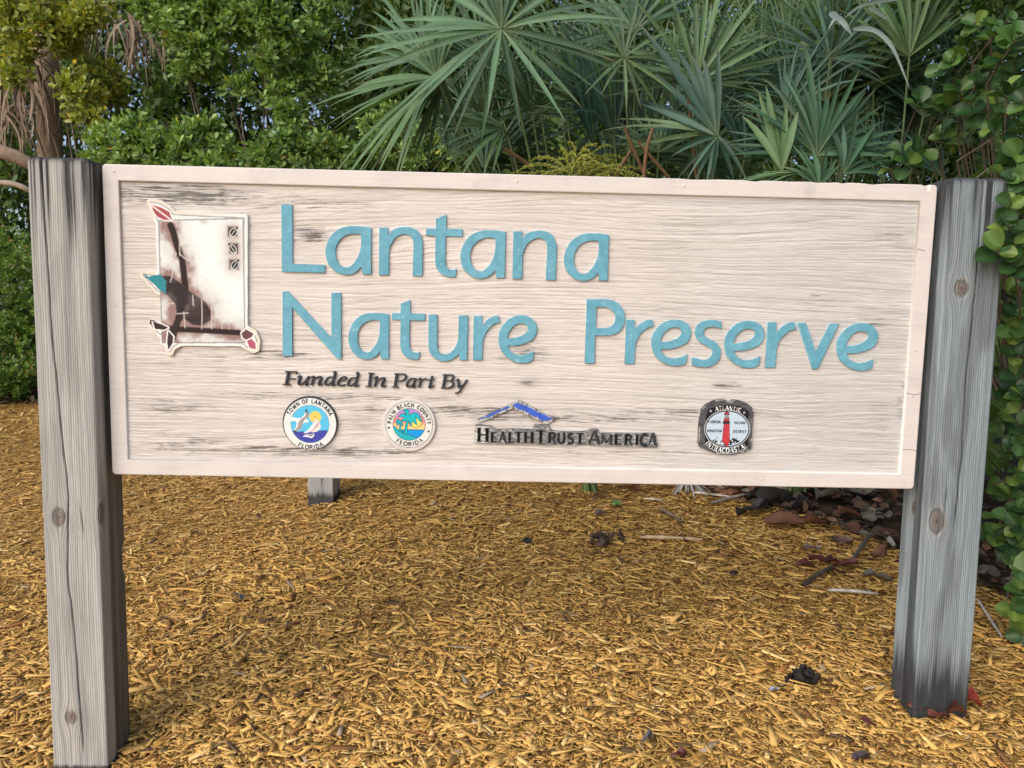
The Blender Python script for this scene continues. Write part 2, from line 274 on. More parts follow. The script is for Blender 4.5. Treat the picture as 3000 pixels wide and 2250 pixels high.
S2 = {"rim":[-3292,-2885,809],"face":[-3277,-2874,730],"line":[-3277,-2868,703],"inner":[-3277,-2867,484],"sun":[-3089,-2751,201],"sea":[[-3764,-3036],[-2787,-3016],[-2784,-3320],[-3026,-3272],[-3174,-3211],[-3322,-3171],[-3512,-3068]],"land":[[-3760,-2929],[-3713,-2933],[-3649,-2985],[-3554,-3079],[-3470,-3110],[-3406,-3151],[-3280,-3175],[-3185,-3216],[-3016,-3272],[-3131,-3381],[-3447,-3387],[-3764,-3073]],"palm":[[-3357,-2745],[-3409,-2768],[-3461,-2790],[-3514,-2738],[-3431,-2683],[-3452,-2652],[-3609,-2649],[-3537,-2558],[-3432,-2529],[-3358,-2597],[-3406,-2502],[-3464,-2429],[-3349,-2390],[-3286,-2436],[-3274,-2584],[-3180,-2513],[-3075,-2506],[-2970,-2578],[-2916,-2715],[-2889,-2779],[-2947,-2769],[-3021,-2696],[-3095,-2634],[-3063,-2739],[-3030,-2888],[-3125,-2826],[-3189,-2742],[-3198,-2870],[-3224,-2924],[-3262,-2829],[-3294,-2755],[-3329,-2958],[-3332,-3182],[-3427,-3152],[-3397,-2938]],"palm2":[[-3566,-2845],[-3597,-2867],[-3650,-2921],[-3640,-2836],[-3713,-2795],[-3630,-2767],[-3667,-2704],[-3588,-2707],[-3556,-2771],[-3493,-2737],[-3441,-2768],[-3514,-2812],[-3461,-2854],[-3466,-2939],[-3524,-2876],[-3518,-3025],[-3491,-3110],[-3564,-3090]]}
LOGO = {"out":[[-10958,3561],[-10860,3626],[-10541,3587],[-10256,3435],[-10131,3280],[-9489,3263],[-8025,3235],[-8071,2],[-7828,-124],[-7700,-417],[-7737,-748],[-7903,-834],[-8131,-740],[-8294,-628],[-10030,-648],[-10229,-768],[-10299,-934],[-10430,-954],[-10525,-807],[-10569,-643],[-10683,-613],[-10646,-448],[-10806,-320],[-10996,-127],[-10941,120],[-10633,61],[-10629,827],[-10742,857],[-11182,1333],[-11226,1493],[-11175,1575],[-11047,1546],[-10692,1506],[-10704,2884],[-10810,3104],[-10929,3451]],"field":[[-10614,2998],[-8156,3111],[-8161,-509],[-10600,-562]],"stem":[[-10270,2863],[-10194,2673],[-10092,2259],[-9955,1877],[-9916,1491],[-9878,1006],[-10003,516],[-10145,23],[-10320,-474]],"body":[[-10598,1379],[-10307,1385],[-9988,1166],[-9797,976],[-9605,850],[-9316,661],[-9159,404],[-9164,142],[-9428,-27],[-9689,0],[-9945,190],[-10112,23],[-10216,-241],[-10289,-539],[-10426,-772],[-10402,-475],[-10311,-112],[-10141,186],[-10164,577],[-10385,833],[-10481,895],[-10702,1150]],"base":[[-10878,39],[-10670,-104],[-10312,-145],[-9431,-175],[-8336,-217]],"leaf":[[-10817,3453],[-10514,3366],[-10293,3244],[-10248,3102],[-10202,3023],[-10459,3017],[-10650,3108],[-10758,3264]],"leafv":[[-10801,3422],[-10550,3238],[-10250,3022]],"beak":[[-11113,1480],[-10955,1370],[-10597,1443],[-10440,1253],[-10449,880],[-10641,989],[-10830,1179],[-11020,1337]],"leaf2":[[-8110,-426],[-7978,-374],[-7849,-519],[-7852,-701],[-8032,-655]],"leaf3":[[-8255,-232],[-8122,-114],[-7895,-240],[-7962,-340],[-8127,-426],[-8224,-362]],"leaf4":[[-10861,56],[-10602,-20],[-10409,-114],[-10541,-183],[-10801,-156]],"leaf5":[[-10412,-213],[-10269,-374],[-10290,-572],[-10426,-772],[-10453,-542]],"sq":[[[-8640,2905],[-8310,2554]],[[-8616,2425],[-8285,2073]],[[-8617,1960],[-8286,1606]]],"crack":[[[-9923,2552],[-10025,2325],[-10017,2004]],[[-10032,2068],[-9874,1911],[-9552,1806]],[[-10128,2066],[-10266,1741],[-10240,1484],[-10311,1223]],[[-9569,1806],[-9528,1435],[-9602,980]],[[-9413,724],[-9406,268],[-9430,-126]],[[-9942,354],[-9919,-104]],[[-9123,568],[-9136,-119]],[[-9670,849],[-9660,556]],[[-8820,215],[-8825,-113]],[[-8641,186],[-8629,-108]],[[-8429,126],[-8433,-104]],[[-10522,569],[-10228,608]],[[-10138,301],[-9812,331]]]}
BADGE = {"out":[[5538,-2218],[5656,-2078],[5887,-1948],[6196,-1892],[6273,-1940],[6425,-1969],[6471,-1899],[6723,-1944],[6954,-2039],[7111,-2174],[7136,-2287],[7119,-2539],[7129,-3170],[7154,-3385],[6971,-3503],[6537,-3613],[6095,-3596],[5839,-3500],[5545,-3391],[5474,-3228],[5490,-3038],[5475,-2849],[5490,-2521],[5523,-2420]],"black":[[5761,-2189],[6046,-2133],[6317,-2065],[6707,-2107],[6991,-2264],[6970,-2567],[7010,-3071],[7027,-3375],[6720,-3521],[6409,-3584],[6093,-3545],[5835,-3411],[5685,-3186],[5694,-2844],[5685,-2416]],"oval":[[7005,-2799],[7001,-2894],[6976,-2987],[6933,-3074],[6871,-3153],[6794,-3222],[6703,-3279],[6601,-3321],[6492,-3348],[6379,-3358],[6264,-3352],[6152,-3330],[6047,-3291],[5950,-3239],[5866,-3173],[5796,-3096],[5744,-3011],[5710,-2920],[5695,-2825],[5701,-2731],[5726,-2639],[5770,-2552],[5831,-2473],[5908,-2404],[5999,-2348],[6100,-2306],[6209,-2280],[6322,-2269],[6436,-2275],[6547,-2297],[6652,-2335],[6749,-2388],[6833,-2453],[6903,-2529],[6956,-2614],[6990,-2705]],"tower":[[6242,-2657],[6408,-2654],[6446,-3209],[6349,-3280],[6214,-3213]],"band":[[6207,-2582],[6422,-2578],[6426,-2651],[6210,-2655]],"up":[[6240,-2493],[6396,-2490],[6401,-2578],[6244,-2581]],"lant":[[6245,-2361],[6389,-2358],[6389,-2484],[6258,-2487]],"top":[[6221,-2374],[6267,-2304],[6316,-2272],[6355,-2302],[6406,-2364]],"foot":[[6304,-3250],[6404,-3248],[6409,-3349],[6309,-3351]],"rock":[[5887,-3194],[5984,-3142],[6031,-3078],[6108,-3101],[6174,-3176],[6303,-3237],[6449,-3145],[6534,-3093],[6685,-3090],[6766,-3190],[6582,-3282],[6371,-3337],[6143,-3303]],"t1":[[[5757,-2560],[6135,-2644]],[[5743,-2837],[6186,-2917]],[[6554,-2575],[6887,-2654]],[[6527,-2843],[6933,-2927]]],"arc1":[[6358,-2957]],"arcTop":[[5950,-2216],[6335,-2165],[6745,-2238]],"arcBot":[[5751,-3235],[5972,-3395],[6354,-3483],[6702,-3419],[6972,-3287]],"star":[[5818,-2273],[6841,-2305]]}# ------------------------------------------------------------------ ground
def ground_mesh():
    gx = np.concatenate([np.linspace(-60, -7, 14)[:-1], np.linspace(-7, 6, 131), np.linspace(6, 60, 14)[1:]])
    gy = np.concatenate([np.linspace(-40, -2.5, 12)[:-1], np.linspace(-2.5, 8, 106), np.linspace(8, 70, 16)[1:]])
    X, Y = np.meshgrid(gx, gy)
    Z = gh(X, Y) - 0.012
    n, m = X.shape
    i = np.arange(n * m).reshape(n, m)
    F = np.stack([i[:-1, :-1], i[:-1, 1:], i[1:, 1:], i[1:, :-1]], -1).reshape(-1, 4)
    # planting bed (dark litter) behind, mulch in front
    c = bed_mask(X.ravel(), Y.ravel())[:, None]
    col = lerp(np.array([.33, .19, .055]), np.array([.045, .032, .022]), c)
    return mesh('ground', np.stack([X, Y, Z], -1).reshape(-1, 3), [F], M_GROUND, col, True)

def bed_edge(x):
    """y of the line where the mulch ends and the planting bed starts"""
    return np.interp(x, [-8, -4.8, -3, -1, .2, .9, 1.4, 1.8, 2.2, 2.6], [5.2, 5.0, 4.6, 3.6, 2.8, 2.2, 1.5, .95, .3, -.6])

def bed_mask(x, y):
    return sstep(-.12, .22, y - bed_edge(x) + .35 * (fbm(x * 3, y * 3, 77) - .5))

M_GROUND = material('ground_soil', rough=.9, attr=True, noise=(70, .5), bump=(120, .8, .01), spec=.2)
ground = link('mulch_ground', ground_mesh(), kind='structure')

def chip_colors(n):
    t = rng.random(n)[:, None]
    base = lerp(np.array([.43, .235, .060]), np.array([.66, .42, .135]), t ** .9)
    r = rng.random(n)
    base[r < .06] = np.array([.20, .10, .035])
    base[(r > .06) & (r < .07)] = np.array([.11, .07, .04]); base[(r > .07) & (r < .076)] = np.array([.34, .28, .20])
    base[(r > .085) & (r < .16)] = np.array([.70, .48, .20])
    base[(r > .16) & (r < .168)] = np.array([.36, .15, .05])
    base *= rng.uniform(.78, 1.12, (n, 1))
    return base

def chip_geo(n, P, L, W, T, yaw, pitch, roll, full=True):
    """wedge-shaped splinters; returns verts (n*8,3), quads"""
    ta = rng.uniform(.25, 1.0, n); tb = rng.uniform(.25, 1.0, n); sk = rng.uniform(-.25, .25, n)
    x0 = -L / 2; x1 = L / 2
    top = [np.stack([x0 + L * np.abs(sk) * 0, -W / 2 * ta, T], 1), np.stack([x1, -W / 2 * tb + sk * W, T], 1),
           np.stack([x1 - L * np.abs(sk) * .5, W / 2 * tb + sk * W, T * .8], 1), np.stack([x0 + L * np.abs(sk) * .4, W / 2 * ta, T * .9], 1)]
    if full:
        bot = [v * np.array([1.0, 1.02, 0]) for v in top]
        V = np.stack(top + bot, 1)
    else:
        V = np.stack(top, 1)
    cy, sy = np.cos(yaw), np.sin(yaw); cp, sp = np.cos(pitch), np.sin(pitch); cr, sr = np.cos(roll), np.sin(roll)
    x, y, z = V[..., 0], V[..., 1], V[..., 2]
    y, z = y * cr[:, None] - z * sr[:, None], y * sr[:, None] + z * cr[:, None]
    x, z = x * cp[:, None] + z * sp[:, None], -x * sp[:, None] + z * cp[:, None]
    x, y = x * cy[:, None] - y * sy[:, None], x * sy[:, None] + y * cy[:, None]
    V = np.stack([x, y, z], -1) + P[:, None, :]
    k = V.shape[1]
    b = (np.arange(n) * k)[:, None]
    q = [[0, 1, 2, 3]]
    if full: q += [[0, 4, 5, 1], [2, 6, 7, 3]]
    if full == 2: q += [[1, 5, 6, 2], [3, 7, 4, 0]]
    F = (b[:, None, :] + np.array(q)[None]).reshape(-1, 4)
    return V.reshape(-1, 3), F, k

def in_post(x, y):
    r = np.zeros(len(x), bool)
    for (px, py) in ((-1.317, .025), (1.325, .025), (-1.044, 1.92)):
        r |= (np.abs(x - px) < .085) & (np.abs(y - py) < .075)
    return r

def scatter_chips():
    allV, allF, allC, o = [], [], [], 0
    # bands: y0, y1, density per m2, full geometry, size factor
    for y0, y1, dens, full, sf in ((-.75, .5, 10800, 2, 1.0), (.5, 1.5, 8600, 1, 1.0), (1.5, 2.8, 8000, 0, 1.05), (2.8, 5.3, 4800, 0, 1.15)):
        xa, xb = -(y1 + 2.19) * .78 - (.35 if y1 < 1.6 else 1.3), min((y1 + 2.19) * .72 + .3, 3.2)
        n = int((xb - xa) * (y1 - y0) * dens)
        x = rng.uniform(xa, xb, n); y = rng.uniform(y0, y1, n) + rng.normal(0, .16, n)
        keep = (rng.random(n) > bed_mask(x, y) * 1.02) & ~in_post(x, y)
        x, y = x[keep], y[keep]; n = len(x)
        L = np.exp(rng.normal(-3.76, .60, n)) * sf; L = np.clip(L, .008, .11)
        W = np.clip(L * rng.uniform(.10, .42, n), .003, .020); T = W * rng.uniform(.10, .24, n)
        z = gh(x, y) - .006 + rng.random(n) ** 1.2 * .012
        yaw = rng.uniform(0, 2 * np.pi, n)
        pit = rng.normal(0, .11, n); rol = rng.normal(0, .16, n)
        V, F, k = chip_geo(n, np.stack([x, y, z], 1), L, W, T, yaw, pit, rol, full)
        cc = chip_colors(n) * (.86 + .28 * fbm(x * 1.7, y * 1.7, 55, 4) + .10 * (fbm(x * 9, y * 9, 56) - .5))[:, None]; C = np.repeat(cc, k, 0)
        allV.append(V); allF.append(F + o); allC.append(C); o += len(V)
    return mesh('mulch', np.concatenate(allV), [np.concatenate(allF)], M_CHIP, np.concatenate(allC))

link('wood_mulch', scatter_chips(), label='golden brown shredded wood mulch spread all around the sign', cat='mulch', kind='stuff')

# the largest chips in the foreground, one by one
big = []
for k in range(12):
    L = np.array([random.uniform(.06, .10)]); W = L * random.uniform(.17, .34); T = W * random.uniform(.15, .32)
    V, F, _ = chip_geo(1, np.zeros((1, 3)), L, W, T, np.zeros(1), np.zeros(1), np.zeros(1), 2)
    big.append(mesh('wood_chip', V, [F], M_CHIP, np.repeat(chip_colors(1) * 1.05, 8, 0)))
cnt = 0
while cnt < 260:
    y = random.uniform(-.35, 1.1); x = random.uniform(-(y + 2.19) * .72, (y + 2.19) * .7)
    if bed_mask(np.array([x]), np.array([y]))[0] > .2 or in_post(np.array([x]), np.array([y]))[0]: continue
    link('wood_chip', big[cnt % 12], ground, (x, y, float(gh(x, y)) + random.uniform(.006, .016)), (random.gauss(0, .3), random.gauss(0, .16), random.uniform(0, 6.28)))
    cnt += 1
# ------------------------------------------------------------------ the sign
def catmull(loop, step=.004):
    """loop of [x,z] / [x,z,1(corner)] in metres -> dense closed polygon"""
    n = len(loop); out = []
    P = [np.array(q[:2], float) for q in loop]; K = [len(q) > 2 for q in loop]
    for i in range(n):
        j = (i + 1) % n
        p1, p2 = P[i], P[j]
        out.append(p1)
        if K[i] and K[j]: continue
        p0 = P[i - 1] if not K[i] else 2 * p1 - p2
        p3 = P[(j + 1) % n] if not K[j] else 2 * p2 - p1
        d = np.linalg.norm(p2 - p1)
        m1 = (p2 - p0); m2 = (p3 - p1)
        m1 = m1 / (np.linalg.norm(m1) + 1e-9) * d * .9; m2 = m2 / (np.linalg.norm(m2) + 1e-9) * d * .9
        if K[i]: m1 = (p2 - p1) * .9
        if K[j]: m2 = (p2 - p1) * .9
        ns = max(2, int(d / step))
        for s in range(1, ns):
            t = s / ns; a = 2 * t ** 3 - 3 * t * t + 1; b = t ** 3 - 2 * t * t + t; c = -2 * t ** 3 + 3 * t * t; e = t ** 3 - t * t
            out.append(a * p1 + b * m1 + c * p2 + e * m2)
    return out

def extruded(name, loops, half, bevel, mat, colfun=None, smooth=False):
    """closed loops (x,z) filled and extruded along y (front at -half-bevel)."""
    cu = bpy.data.curves.new(name, 'CURVE'); cu.dimensions = '2D'; cu.fill_mode = 'BOTH'
    cu.extrude = half; cu.bevel_depth = bevel; cu.bevel_resolution = 1; cu.offset = -bevel
    for l in loops:
        sp = cu.splines.new('POLY'); sp.points.add(len(l) - 1)
        for i, p in enumerate(l): sp.points[i].co = (p[0], p[1], 0, 1)
        sp.use_cyclic_u = True
    ob = bpy.data.objects.new(name, cu); COL.objects.link(ob)
    dg = bpy.context.evaluated_depsgraph_get()
    me = bpy.data.meshes.new_from_object(ob.evaluated_get(dg))
    bpy.data.objects.remove(ob); bpy.data.curves.remove(cu)
    me.transform(Matrix.Rotation(rad(90), 4, 'X'))          # curve xy -> board xz, front toward -y
    me.materials.clear(); me.materials.append(mat)
    n = len(me.vertices)
    if colfun:
        co = np.empty(n * 3, np.float32); me.vertices.foreach_get('co', co); co = co.reshape(-1, 3)
        c = np.ones((n, 4), np.float32); c[:, :3] = colfun(co)
        a = me.color_attributes.new('Col', 'FLOAT_COLOR', 'POINT'); a.data.foreach_set('color', c.ravel())
    return me

def ribbon(pts, y_back, y_top, V, F, o):
    """stroke with widths [(x,z,w)] -> raised ribbon"""
    p = arr(pts); c = p[:, :2]; w = p[:, 2:3] / 2
    t = np.gradient(c, axis=0) if len(c) > 2 else np.repeat(c[1:] - c[:1], len(c), 0)
    t = t / (np.linalg.norm(t, axis=1, keepdims=True) + 1e-9)
    nrm = np.stack([-t[:, 1], t[:, 0]], 1)
    a = c + nrm * w; b = c - nrm * w
    k = len(c)
    for q, y in ((a, y_top), (b, y_top), (a, y_back), (b, y_back)):
        V.append(np.stack([q[:, 0], np.full(k, y), q[:, 1]], 1))
    A, B, A2, B2 = o, o + k, o + 2 * k, o + 3 * k
    for i in range(k - 1):
        F += [[A + i, A + i + 1, B + i + 1, B + i], [A + i, A2 + i, A2 + i + 1, A + i + 1], [B + i, B + i + 1, B2 + i + 1, B2 + i]]
    for i in (0, k - 1):
        F.append([A + i, B + i, B2 + i, A2 + i])
    return o + 4 * k

def refine(pts, m=4):
    p = arr(pts)
    if len(p) < 3: return p
    out = []
    for i in range(len(p) - 1):
        p0 = p[max(i - 1, 0)]; p1 = p[i]; p2 = p[i + 1]; p3 = p[min(i + 2, len(p) - 1)]
        for s in range(m):
            t = s / m
            out.append(.5 * ((2 * p1) + (-p0 + p2) * t + (2 * p0 - 5 * p1 + 4 * p2 - p3) * t * t + (-p0 + 3 * p1 - 3 * p2 + p3) * t ** 3))
    out.append(p[-1]); return arr(out)

def strokes_mesh(name, strokes, y_back, y_top, mat):
    V, F, o = [], [], 0
    for i, s in enumerate(strokes):
        o = ribbon(refine(s), y_back, y_top - .00012 * (i % 7), V, F, o)
    return mesh(name, np.concatenate(V), [F], mat)

# one-stroke capitals on a unit box: (polyline, thick?) ; 1 = thick, 0 = thin
def arcp(cx, cy, rx, ry, a0, a1, n=9):
    return [(cx + rx * math.cos(rad(a)), cy + ry * math.sin(rad(a))) for a in np.linspace(a0, a1, n)]
CAPS = {
 'A': [([(.06, 0), (.5, 1)], 0), ([(.5, 1), (.94, 0)], 1), ([(.22, .33), (.78, .33)], 0)],
 'B': [([(.16, 0), (.16, 1)], 1), ([(.16, .96), (.55, .96)] + arcp(.55, .74, .3, .22, 80, -90, 6), 1), ([(.16, .52), (.55, .52)] + arcp(.58, .27, .34, .25, 80, -90, 6) + [(.16, .03)], 1)],
 'C': [(arcp(.54, .5, .44, .48, 45, 315, 14), 1)],
 'D': [([(.16, 0), (.16, 1)], 1), ([(.16, .96), (.45, .96)] + arcp(.45, .5, .45, .46, 85, -85, 10) + [(.16, .04)], 1)],
 'E': [([(.18, 0), (.18, 1)], 1), ([(.18, .95), (.92, .95)], 0), ([(.18, .52), (.76, .52)], 0), ([(.18, .05), (.96, .05)], 0)],
 'F': [([(.18, 0), (.18, 1)], 1), ([(.18, .95), (.94, .95)], 0), ([(.18, .5), (.8, .5)], 0)],
 'G': [(arcp(.54, .5, .44, .48, 45, 330, 14), 1), ([(.9, .1), (.9, .45), (.6, .45)], 0)],
 'H': [([(.15, 0), (.15, 1)], 1), ([(.85, 0), (.85, 1)], 1), ([(.15, .52), (.85, .52)], 0)],
 'I': [([(.5, 0), (.5, 1)], 1)],
 'L': [([(.2, 0), (.2, 1)], 1), ([(.2, .05), (.95, .05)], 0)],
 'M': [([(.1, 0), (.1, 1)], 0), ([(.1, 1), (.5, .12)], 1), ([(.5, .12), (.9, 1)], 0), ([(.9, 1), (.9, 0)], 1)],
 'N': [([(.12, 0), (.12, 1)], 0), ([(.12, 1), (.88, 0)], 1), ([(.88, 0), (.88, 1)], 0)],
 'O': [(arcp(.5, .5, .43, .48, 90, 450, 18), 1)],
 'P': [([(.18, 0), (.18, 1)], 1), ([(.18, .96), (.5, .96)] + arcp(.52, .72, .36, .24, 85, -90, 8) + [(.18, .47)], 1)],
 'R': [([(.16, 0), (.16, 1)], 1), ([(.16, .96), (.5, .96)] + arcp(.5, .74, .32, .22, 80, -90, 7) + [(.16, .51)], 1), ([(.5, .5), (.95, 0)], 1)],
 'S': [(arcp(.5, .74, .34, .23, 35, 240, 8) + arcp(.5, .27, .38, .24, 60, -150, 9), 1)],
 'T': [([(.5, 0), (.5, 1)], 1), ([(.03, .95), (.97, .95)], 0)],
 'U': [([(.14, 1), (.14, .35)] + arcp(.5, .33, .36, .3, 190, 350, 8) + [(.86, .35), (.86, 1)], 1)],
 'V': [([(.05, 1), (.5, 0)], 1), ([(.5, 0), (.95, 1)], 0)],
 'W': [([(.03, 1), (.27, 0)], 1), ([(.27, 0), (.5, .8)], 0), ([(.5, .8), (.73, 0)], 1), ([(.73, 0), (.97, 1)], 0)],
 'Y': [([(.05, 1), (.5, .45)], 1), ([(.5, .45), (.95, 1)], 0), ([(.5, .45), (.5, 0)], 1)],
}
WID = dict(A=.78, B=.7, C=.74, D=.78, E=.62, F=.6, G=.8, H=.82, I=.32, L=.6, M=.95, N=.82, O=.82, P=.66, R=.72, S=.6, T=.7, U=.78, V=.78, W=1.1, Y=.74)
def cap_strokes(ch, serif, tw=.19, nw=.08):
    out = []
    for pl, th in CAPS[ch]:
        w = tw if th else (nw if serif else tw)
        out.append([(x, y, w) for x, y in pl])
        if serif and th and len(pl) == 2 and pl[0][0] == pl[1][0]:
            for yy in (.03, .97):
                out.append([(pl[0][0] - .2, yy, .06), (pl[0][0] + .2, yy, .06)])
    return out
def text_strokes(items, serif, tw, nw):
    """items: (char, origin x,z, ux, uz, width, height): baseline direction u; widths scale with height"""
    S = []
    for ch, ox, oz, ux, uz, w, h in items:
        for st in cap_strokes(ch, serif, tw, nw):
            S.append([(ox + ux * x * w - uz * y * h, oz + uz * x * w + ux * y * h, ww * h) for x, y, ww in st])
    return S
def arc_text(txt, cx, cz, r, a_mid, a_span, h, top=True, wf=1.0):
    ws = [(WID.get(c, .4) * wf) for c in txt]
    tot = sum(ws) + .22 * (len(txt) - 1)
    k = a_span / tot; a = a_mid + (a_span / 2 if top else -a_span / 2); out = []
    for c, w in zip(txt, ws):
        am = a - k * w / 2 if top else a + k * w / 2
        wid = rad(k * w) * r
        t = rad(am); ux, uz = (math.sin(t), -math.cos(t)) if top else (-math.sin(t), math.cos(t))
        rr = r if top else r
        bx, bz = cx + rr * math.cos(t), cz + rr * math.sin(t)
        if c != ' ': out.append((c, bx - ux * wid / 2, bz - uz * wid / 2, ux, uz, wid, h))
        a += -k * (w + .22) if top else k * (w + .22)
    return out

def inpoly(X, Z, poly):
    r = np.zeros(X.shape, bool); n = len(poly)
    for i in range(n):
        x1, z1 = poly[i][:2]; x2, z2 = poly[(i + 1) % n][:2]
        if z1 == z2: continue
        c = ((Z < z1) != (Z < z2)) & (X < (x2 - x1) * (Z - z1) / (z2 - z1) + x1)
        r ^= c
    return r
def dist_line(X, Z, pl):
    d = np.full(X.shape, 1e9)
    for i in range(len(pl) - 1):
        a = arr(pl[i][:2]); b = arr(pl[i + 1][:2]); v = b - a
        t = np.clip(((X - a[0]) * v[0] + (Z - a[1]) * v[1]) / (v @ v + 1e-12), 0, 1)
        d = np.minimum(d, np.hypot(X - a[0] - t * v[0], Z - a[1] - t * v[1]))
    return d
def dist_poly(X, Z, poly): return dist_line(X, Z, list(poly) + [poly[0]])
S4 = lambda L: [[v * 1e-4 for v in q[:2]] + list(q[2:]) for q in L]

def print_panel(name, outline, painter, y, res, mat=None, relief=0.0):
    """a flat printed face: fine grid cut to the outline, colour painted per vertex"""
    o = arr([q[:2] for q in outline]); lo, hi = o.min(0), o.max(0)
    nx = int((hi[0] - lo[0]) / res) + 2; nz = int((hi[1] - lo[1]) / res) + 2
    X, Z = np.meshgrid(np.linspace(lo[0], hi[0], nx), np.linspace(lo[1], hi[1], nz))
    ins = inpoly(X, Z, outline)
    C = painter(X, Z)
    i = np.arange(nx * nz).reshape(nz, nx)
    f = np.stack([i[:-1, :-1], i[:-1, 1:], i[1:, 1:], i[1:, :-1]], -1)
    k = ins[:-1, :-1] & ins[:-1, 1:] & ins[1:, 1:] & ins[1:, :-1]
    f = f[k]
    Y = np.full(X.shape, y) - relief * (fbm(X * 200, Z * 200, 3) - .5)
    used = np.unique(f); rm = np.full(nx * nz, -1); rm[used] = np.arange(len(used))
    V = np.stack([X, Y, Z], -1).reshape(-1, 3)[used]
    return mesh(name, V, [rm[f]], mat or M_PRINT, C.reshape(-1, 3)[used], True)

GZ0 = float(gh(0, 0))
sign = link('entrance_sign', None, None, (0, 0, GZ0), label='large cream carved wooden sign with teal raised lettering on two thick weathered posts', cat='sign')
BL = (0, 0, ZB - GZ0)
Y_PANEL = .009

# panel: sandblasted wood grain, carved relief
def grain(X, Z):
    warp = .020 * (fbm(X * 1.1 + 3, Z * 3.0, 21, 3) - .5) * 2 + .006 * (fbm(X * 3.1, Z * 7, 31, 3) - .5)
    for cx, cz, r in ((-.625, -.289, .085), (-.329, -.289, .085), (.85, -.27, .08), (-.2, .33, .12), (.45, .2, .2)):
        dx, dz = (X - cx) / (r * 1.9), (Z - cz) / r
        warp = warp + .018 * np.exp(-dx ** 2 - dz ** 2) * np.sign(dz) * np.minimum(np.abs(dz) * 3, 1)
    v = Z + warp - .035 * sstep(-1.2, .4, X) * sstep(.05, .41, Z) * 1.2
    g1 = vnoise(v * 55, X * .7, 1); g2 = vnoise(v * 120, X * 1.5, 2); g3 = vnoise(v * 300, X * 3, 3); g4 = vnoise(v * 520, X * 9, 4)
    amp = .45 + .9 * fbm(X * 1.6, v * 14, 44, 3)
    line = 1 - np.abs(2 * g2 - 1); line2 = 1 - np.abs(2 * g3 - 1)
    groove = sstep(.86, 1.0, line) * .8 + sstep(.84, 1.0, line2) * .7
    h = .34 * g1 + .24 * g2 + .28 * g3 + .16 * g4 - .70 * groove * amp
    rough = fbm(X * 120, Z * 160, 61, 2) - .5
    return h, groove * amp, v, rough
def build_panel():
    nx, nz = 310, 410
    X, Z = np.meshgrid(np.linspace(-1.176, 1.176, nx), np.linspace(-.413, .413, nz))
    h, groove, v, rough = grain(X, Z)
    h = (h - h.mean())
    Y = Y_PANEL - .0023 * h - .0007 * rough
    cream = np.array([.70, .65, .62]); tan = np.array([.60, .525, .45]); grey = np.array([.565, .56, .56])
    t = np.clip(groove * .55 + .35 * (fbm(X * 2.5, Z * 9, 91) - .42), 0, .75)[..., None]
    C = lerp(cream, tan, t)
    C = lerp(C, grey, (sstep(-.1, 1.1, X) * .75)[..., None])  # shade toward the right end, painted into the panel as cool grey
    # mildew and dirt caught in the grooves, in patches
    patch = np.zeros_like(X)
    for cx, cz, sx, sz, a in ((-1.0, .375, .3, .04, 1.15), (-.62, .27, .07, .035, 1.1), (-.66, .36, .3, .03, .7), (-1.02, .12, .12, .05, .55), (-.72, -.085, .16, .02, 1.0), (-.58, -.21, .5, .022, .75), (-.2, -.245, .45, .02, 1.0),
                              (.1, -.26, .5, .02, .95), (.55, -.235, .35, .02, .8), (-1.05, -.25, .14, .03, .9), (-.62, -.375, .45, .022, 1.0), (-1.0, -.36, .2, .04, .8), (0, -.06, .12, .05, .8), (.03, -.155, .05, .012, .95),
                              (.62, -.15, .07, .014, 1.0), (1.05, .05, .12, .03, .7), (.9, .12, .1, .02, .6), (1.1, -.25, .1, .1, .5), (1.12, .3, .08, .06, .6), (.25, -.36, .6, .02, .5), (-.45, -.3, .08, .07, .5), (-.92, -.1, .2, .1, .5), (.75, -.02, .2, .03, .5)):
        patch = np.maximum(patch, a * np.exp(-((X - cx) / sx) ** 2 - ((Z - cz) / sz) ** 2))
    streak = vnoise(v * 300, X * 7, 71) * .55 + vnoise(v * 700, X * 22, 72) * .45
    speck = fbm(X * 45, v * 260, 73, 3)
    d = sstep(.46, .68, .45 * streak + .35 * speck + .12 * np.clip(patch, 0, 1.6) + .08 * groove) * np.clip(patch * 1.05 + .04, 0, 1)
    d += .25 * sstep(.6, .85, speck) * .5
    C = lerp(C, np.array([.12, .115, .112]), np.clip(d, 0, .9)[..., None] * .3)
    d2 = np.exp(-((X - 1.172) / .012) ** 2 - ((Z + .185) / .05) ** 2) * sstep(.35, .6, fbm(X * 90, Z * 90, 8))
    C = lerp(C, np.array([.05, .045, .045]), np.clip(d2, 0, 1)[..., None])
    C = C * (1 + .08 * (fbm(X * 4, Z * 25, 99) - .5))[..., None]
    i = np.arange(nx * nz).reshape(nz, nx)
    F = np.stack([i[:-1, :-1], i[:-1, 1:], i[1:, 1:], i[1:, :-1]], -1).reshape(-1, 4)
    return mesh('panel', np.stack([X, Y, Z], -1).reshape(-1, 3), [F], MW, C.reshape(-1, 3), True, np.stack([v, X, np.clip(patch, 0, 1.6)], -1).reshape(-1, 3))
link('grain_panel', build_panel(), sign, BL)

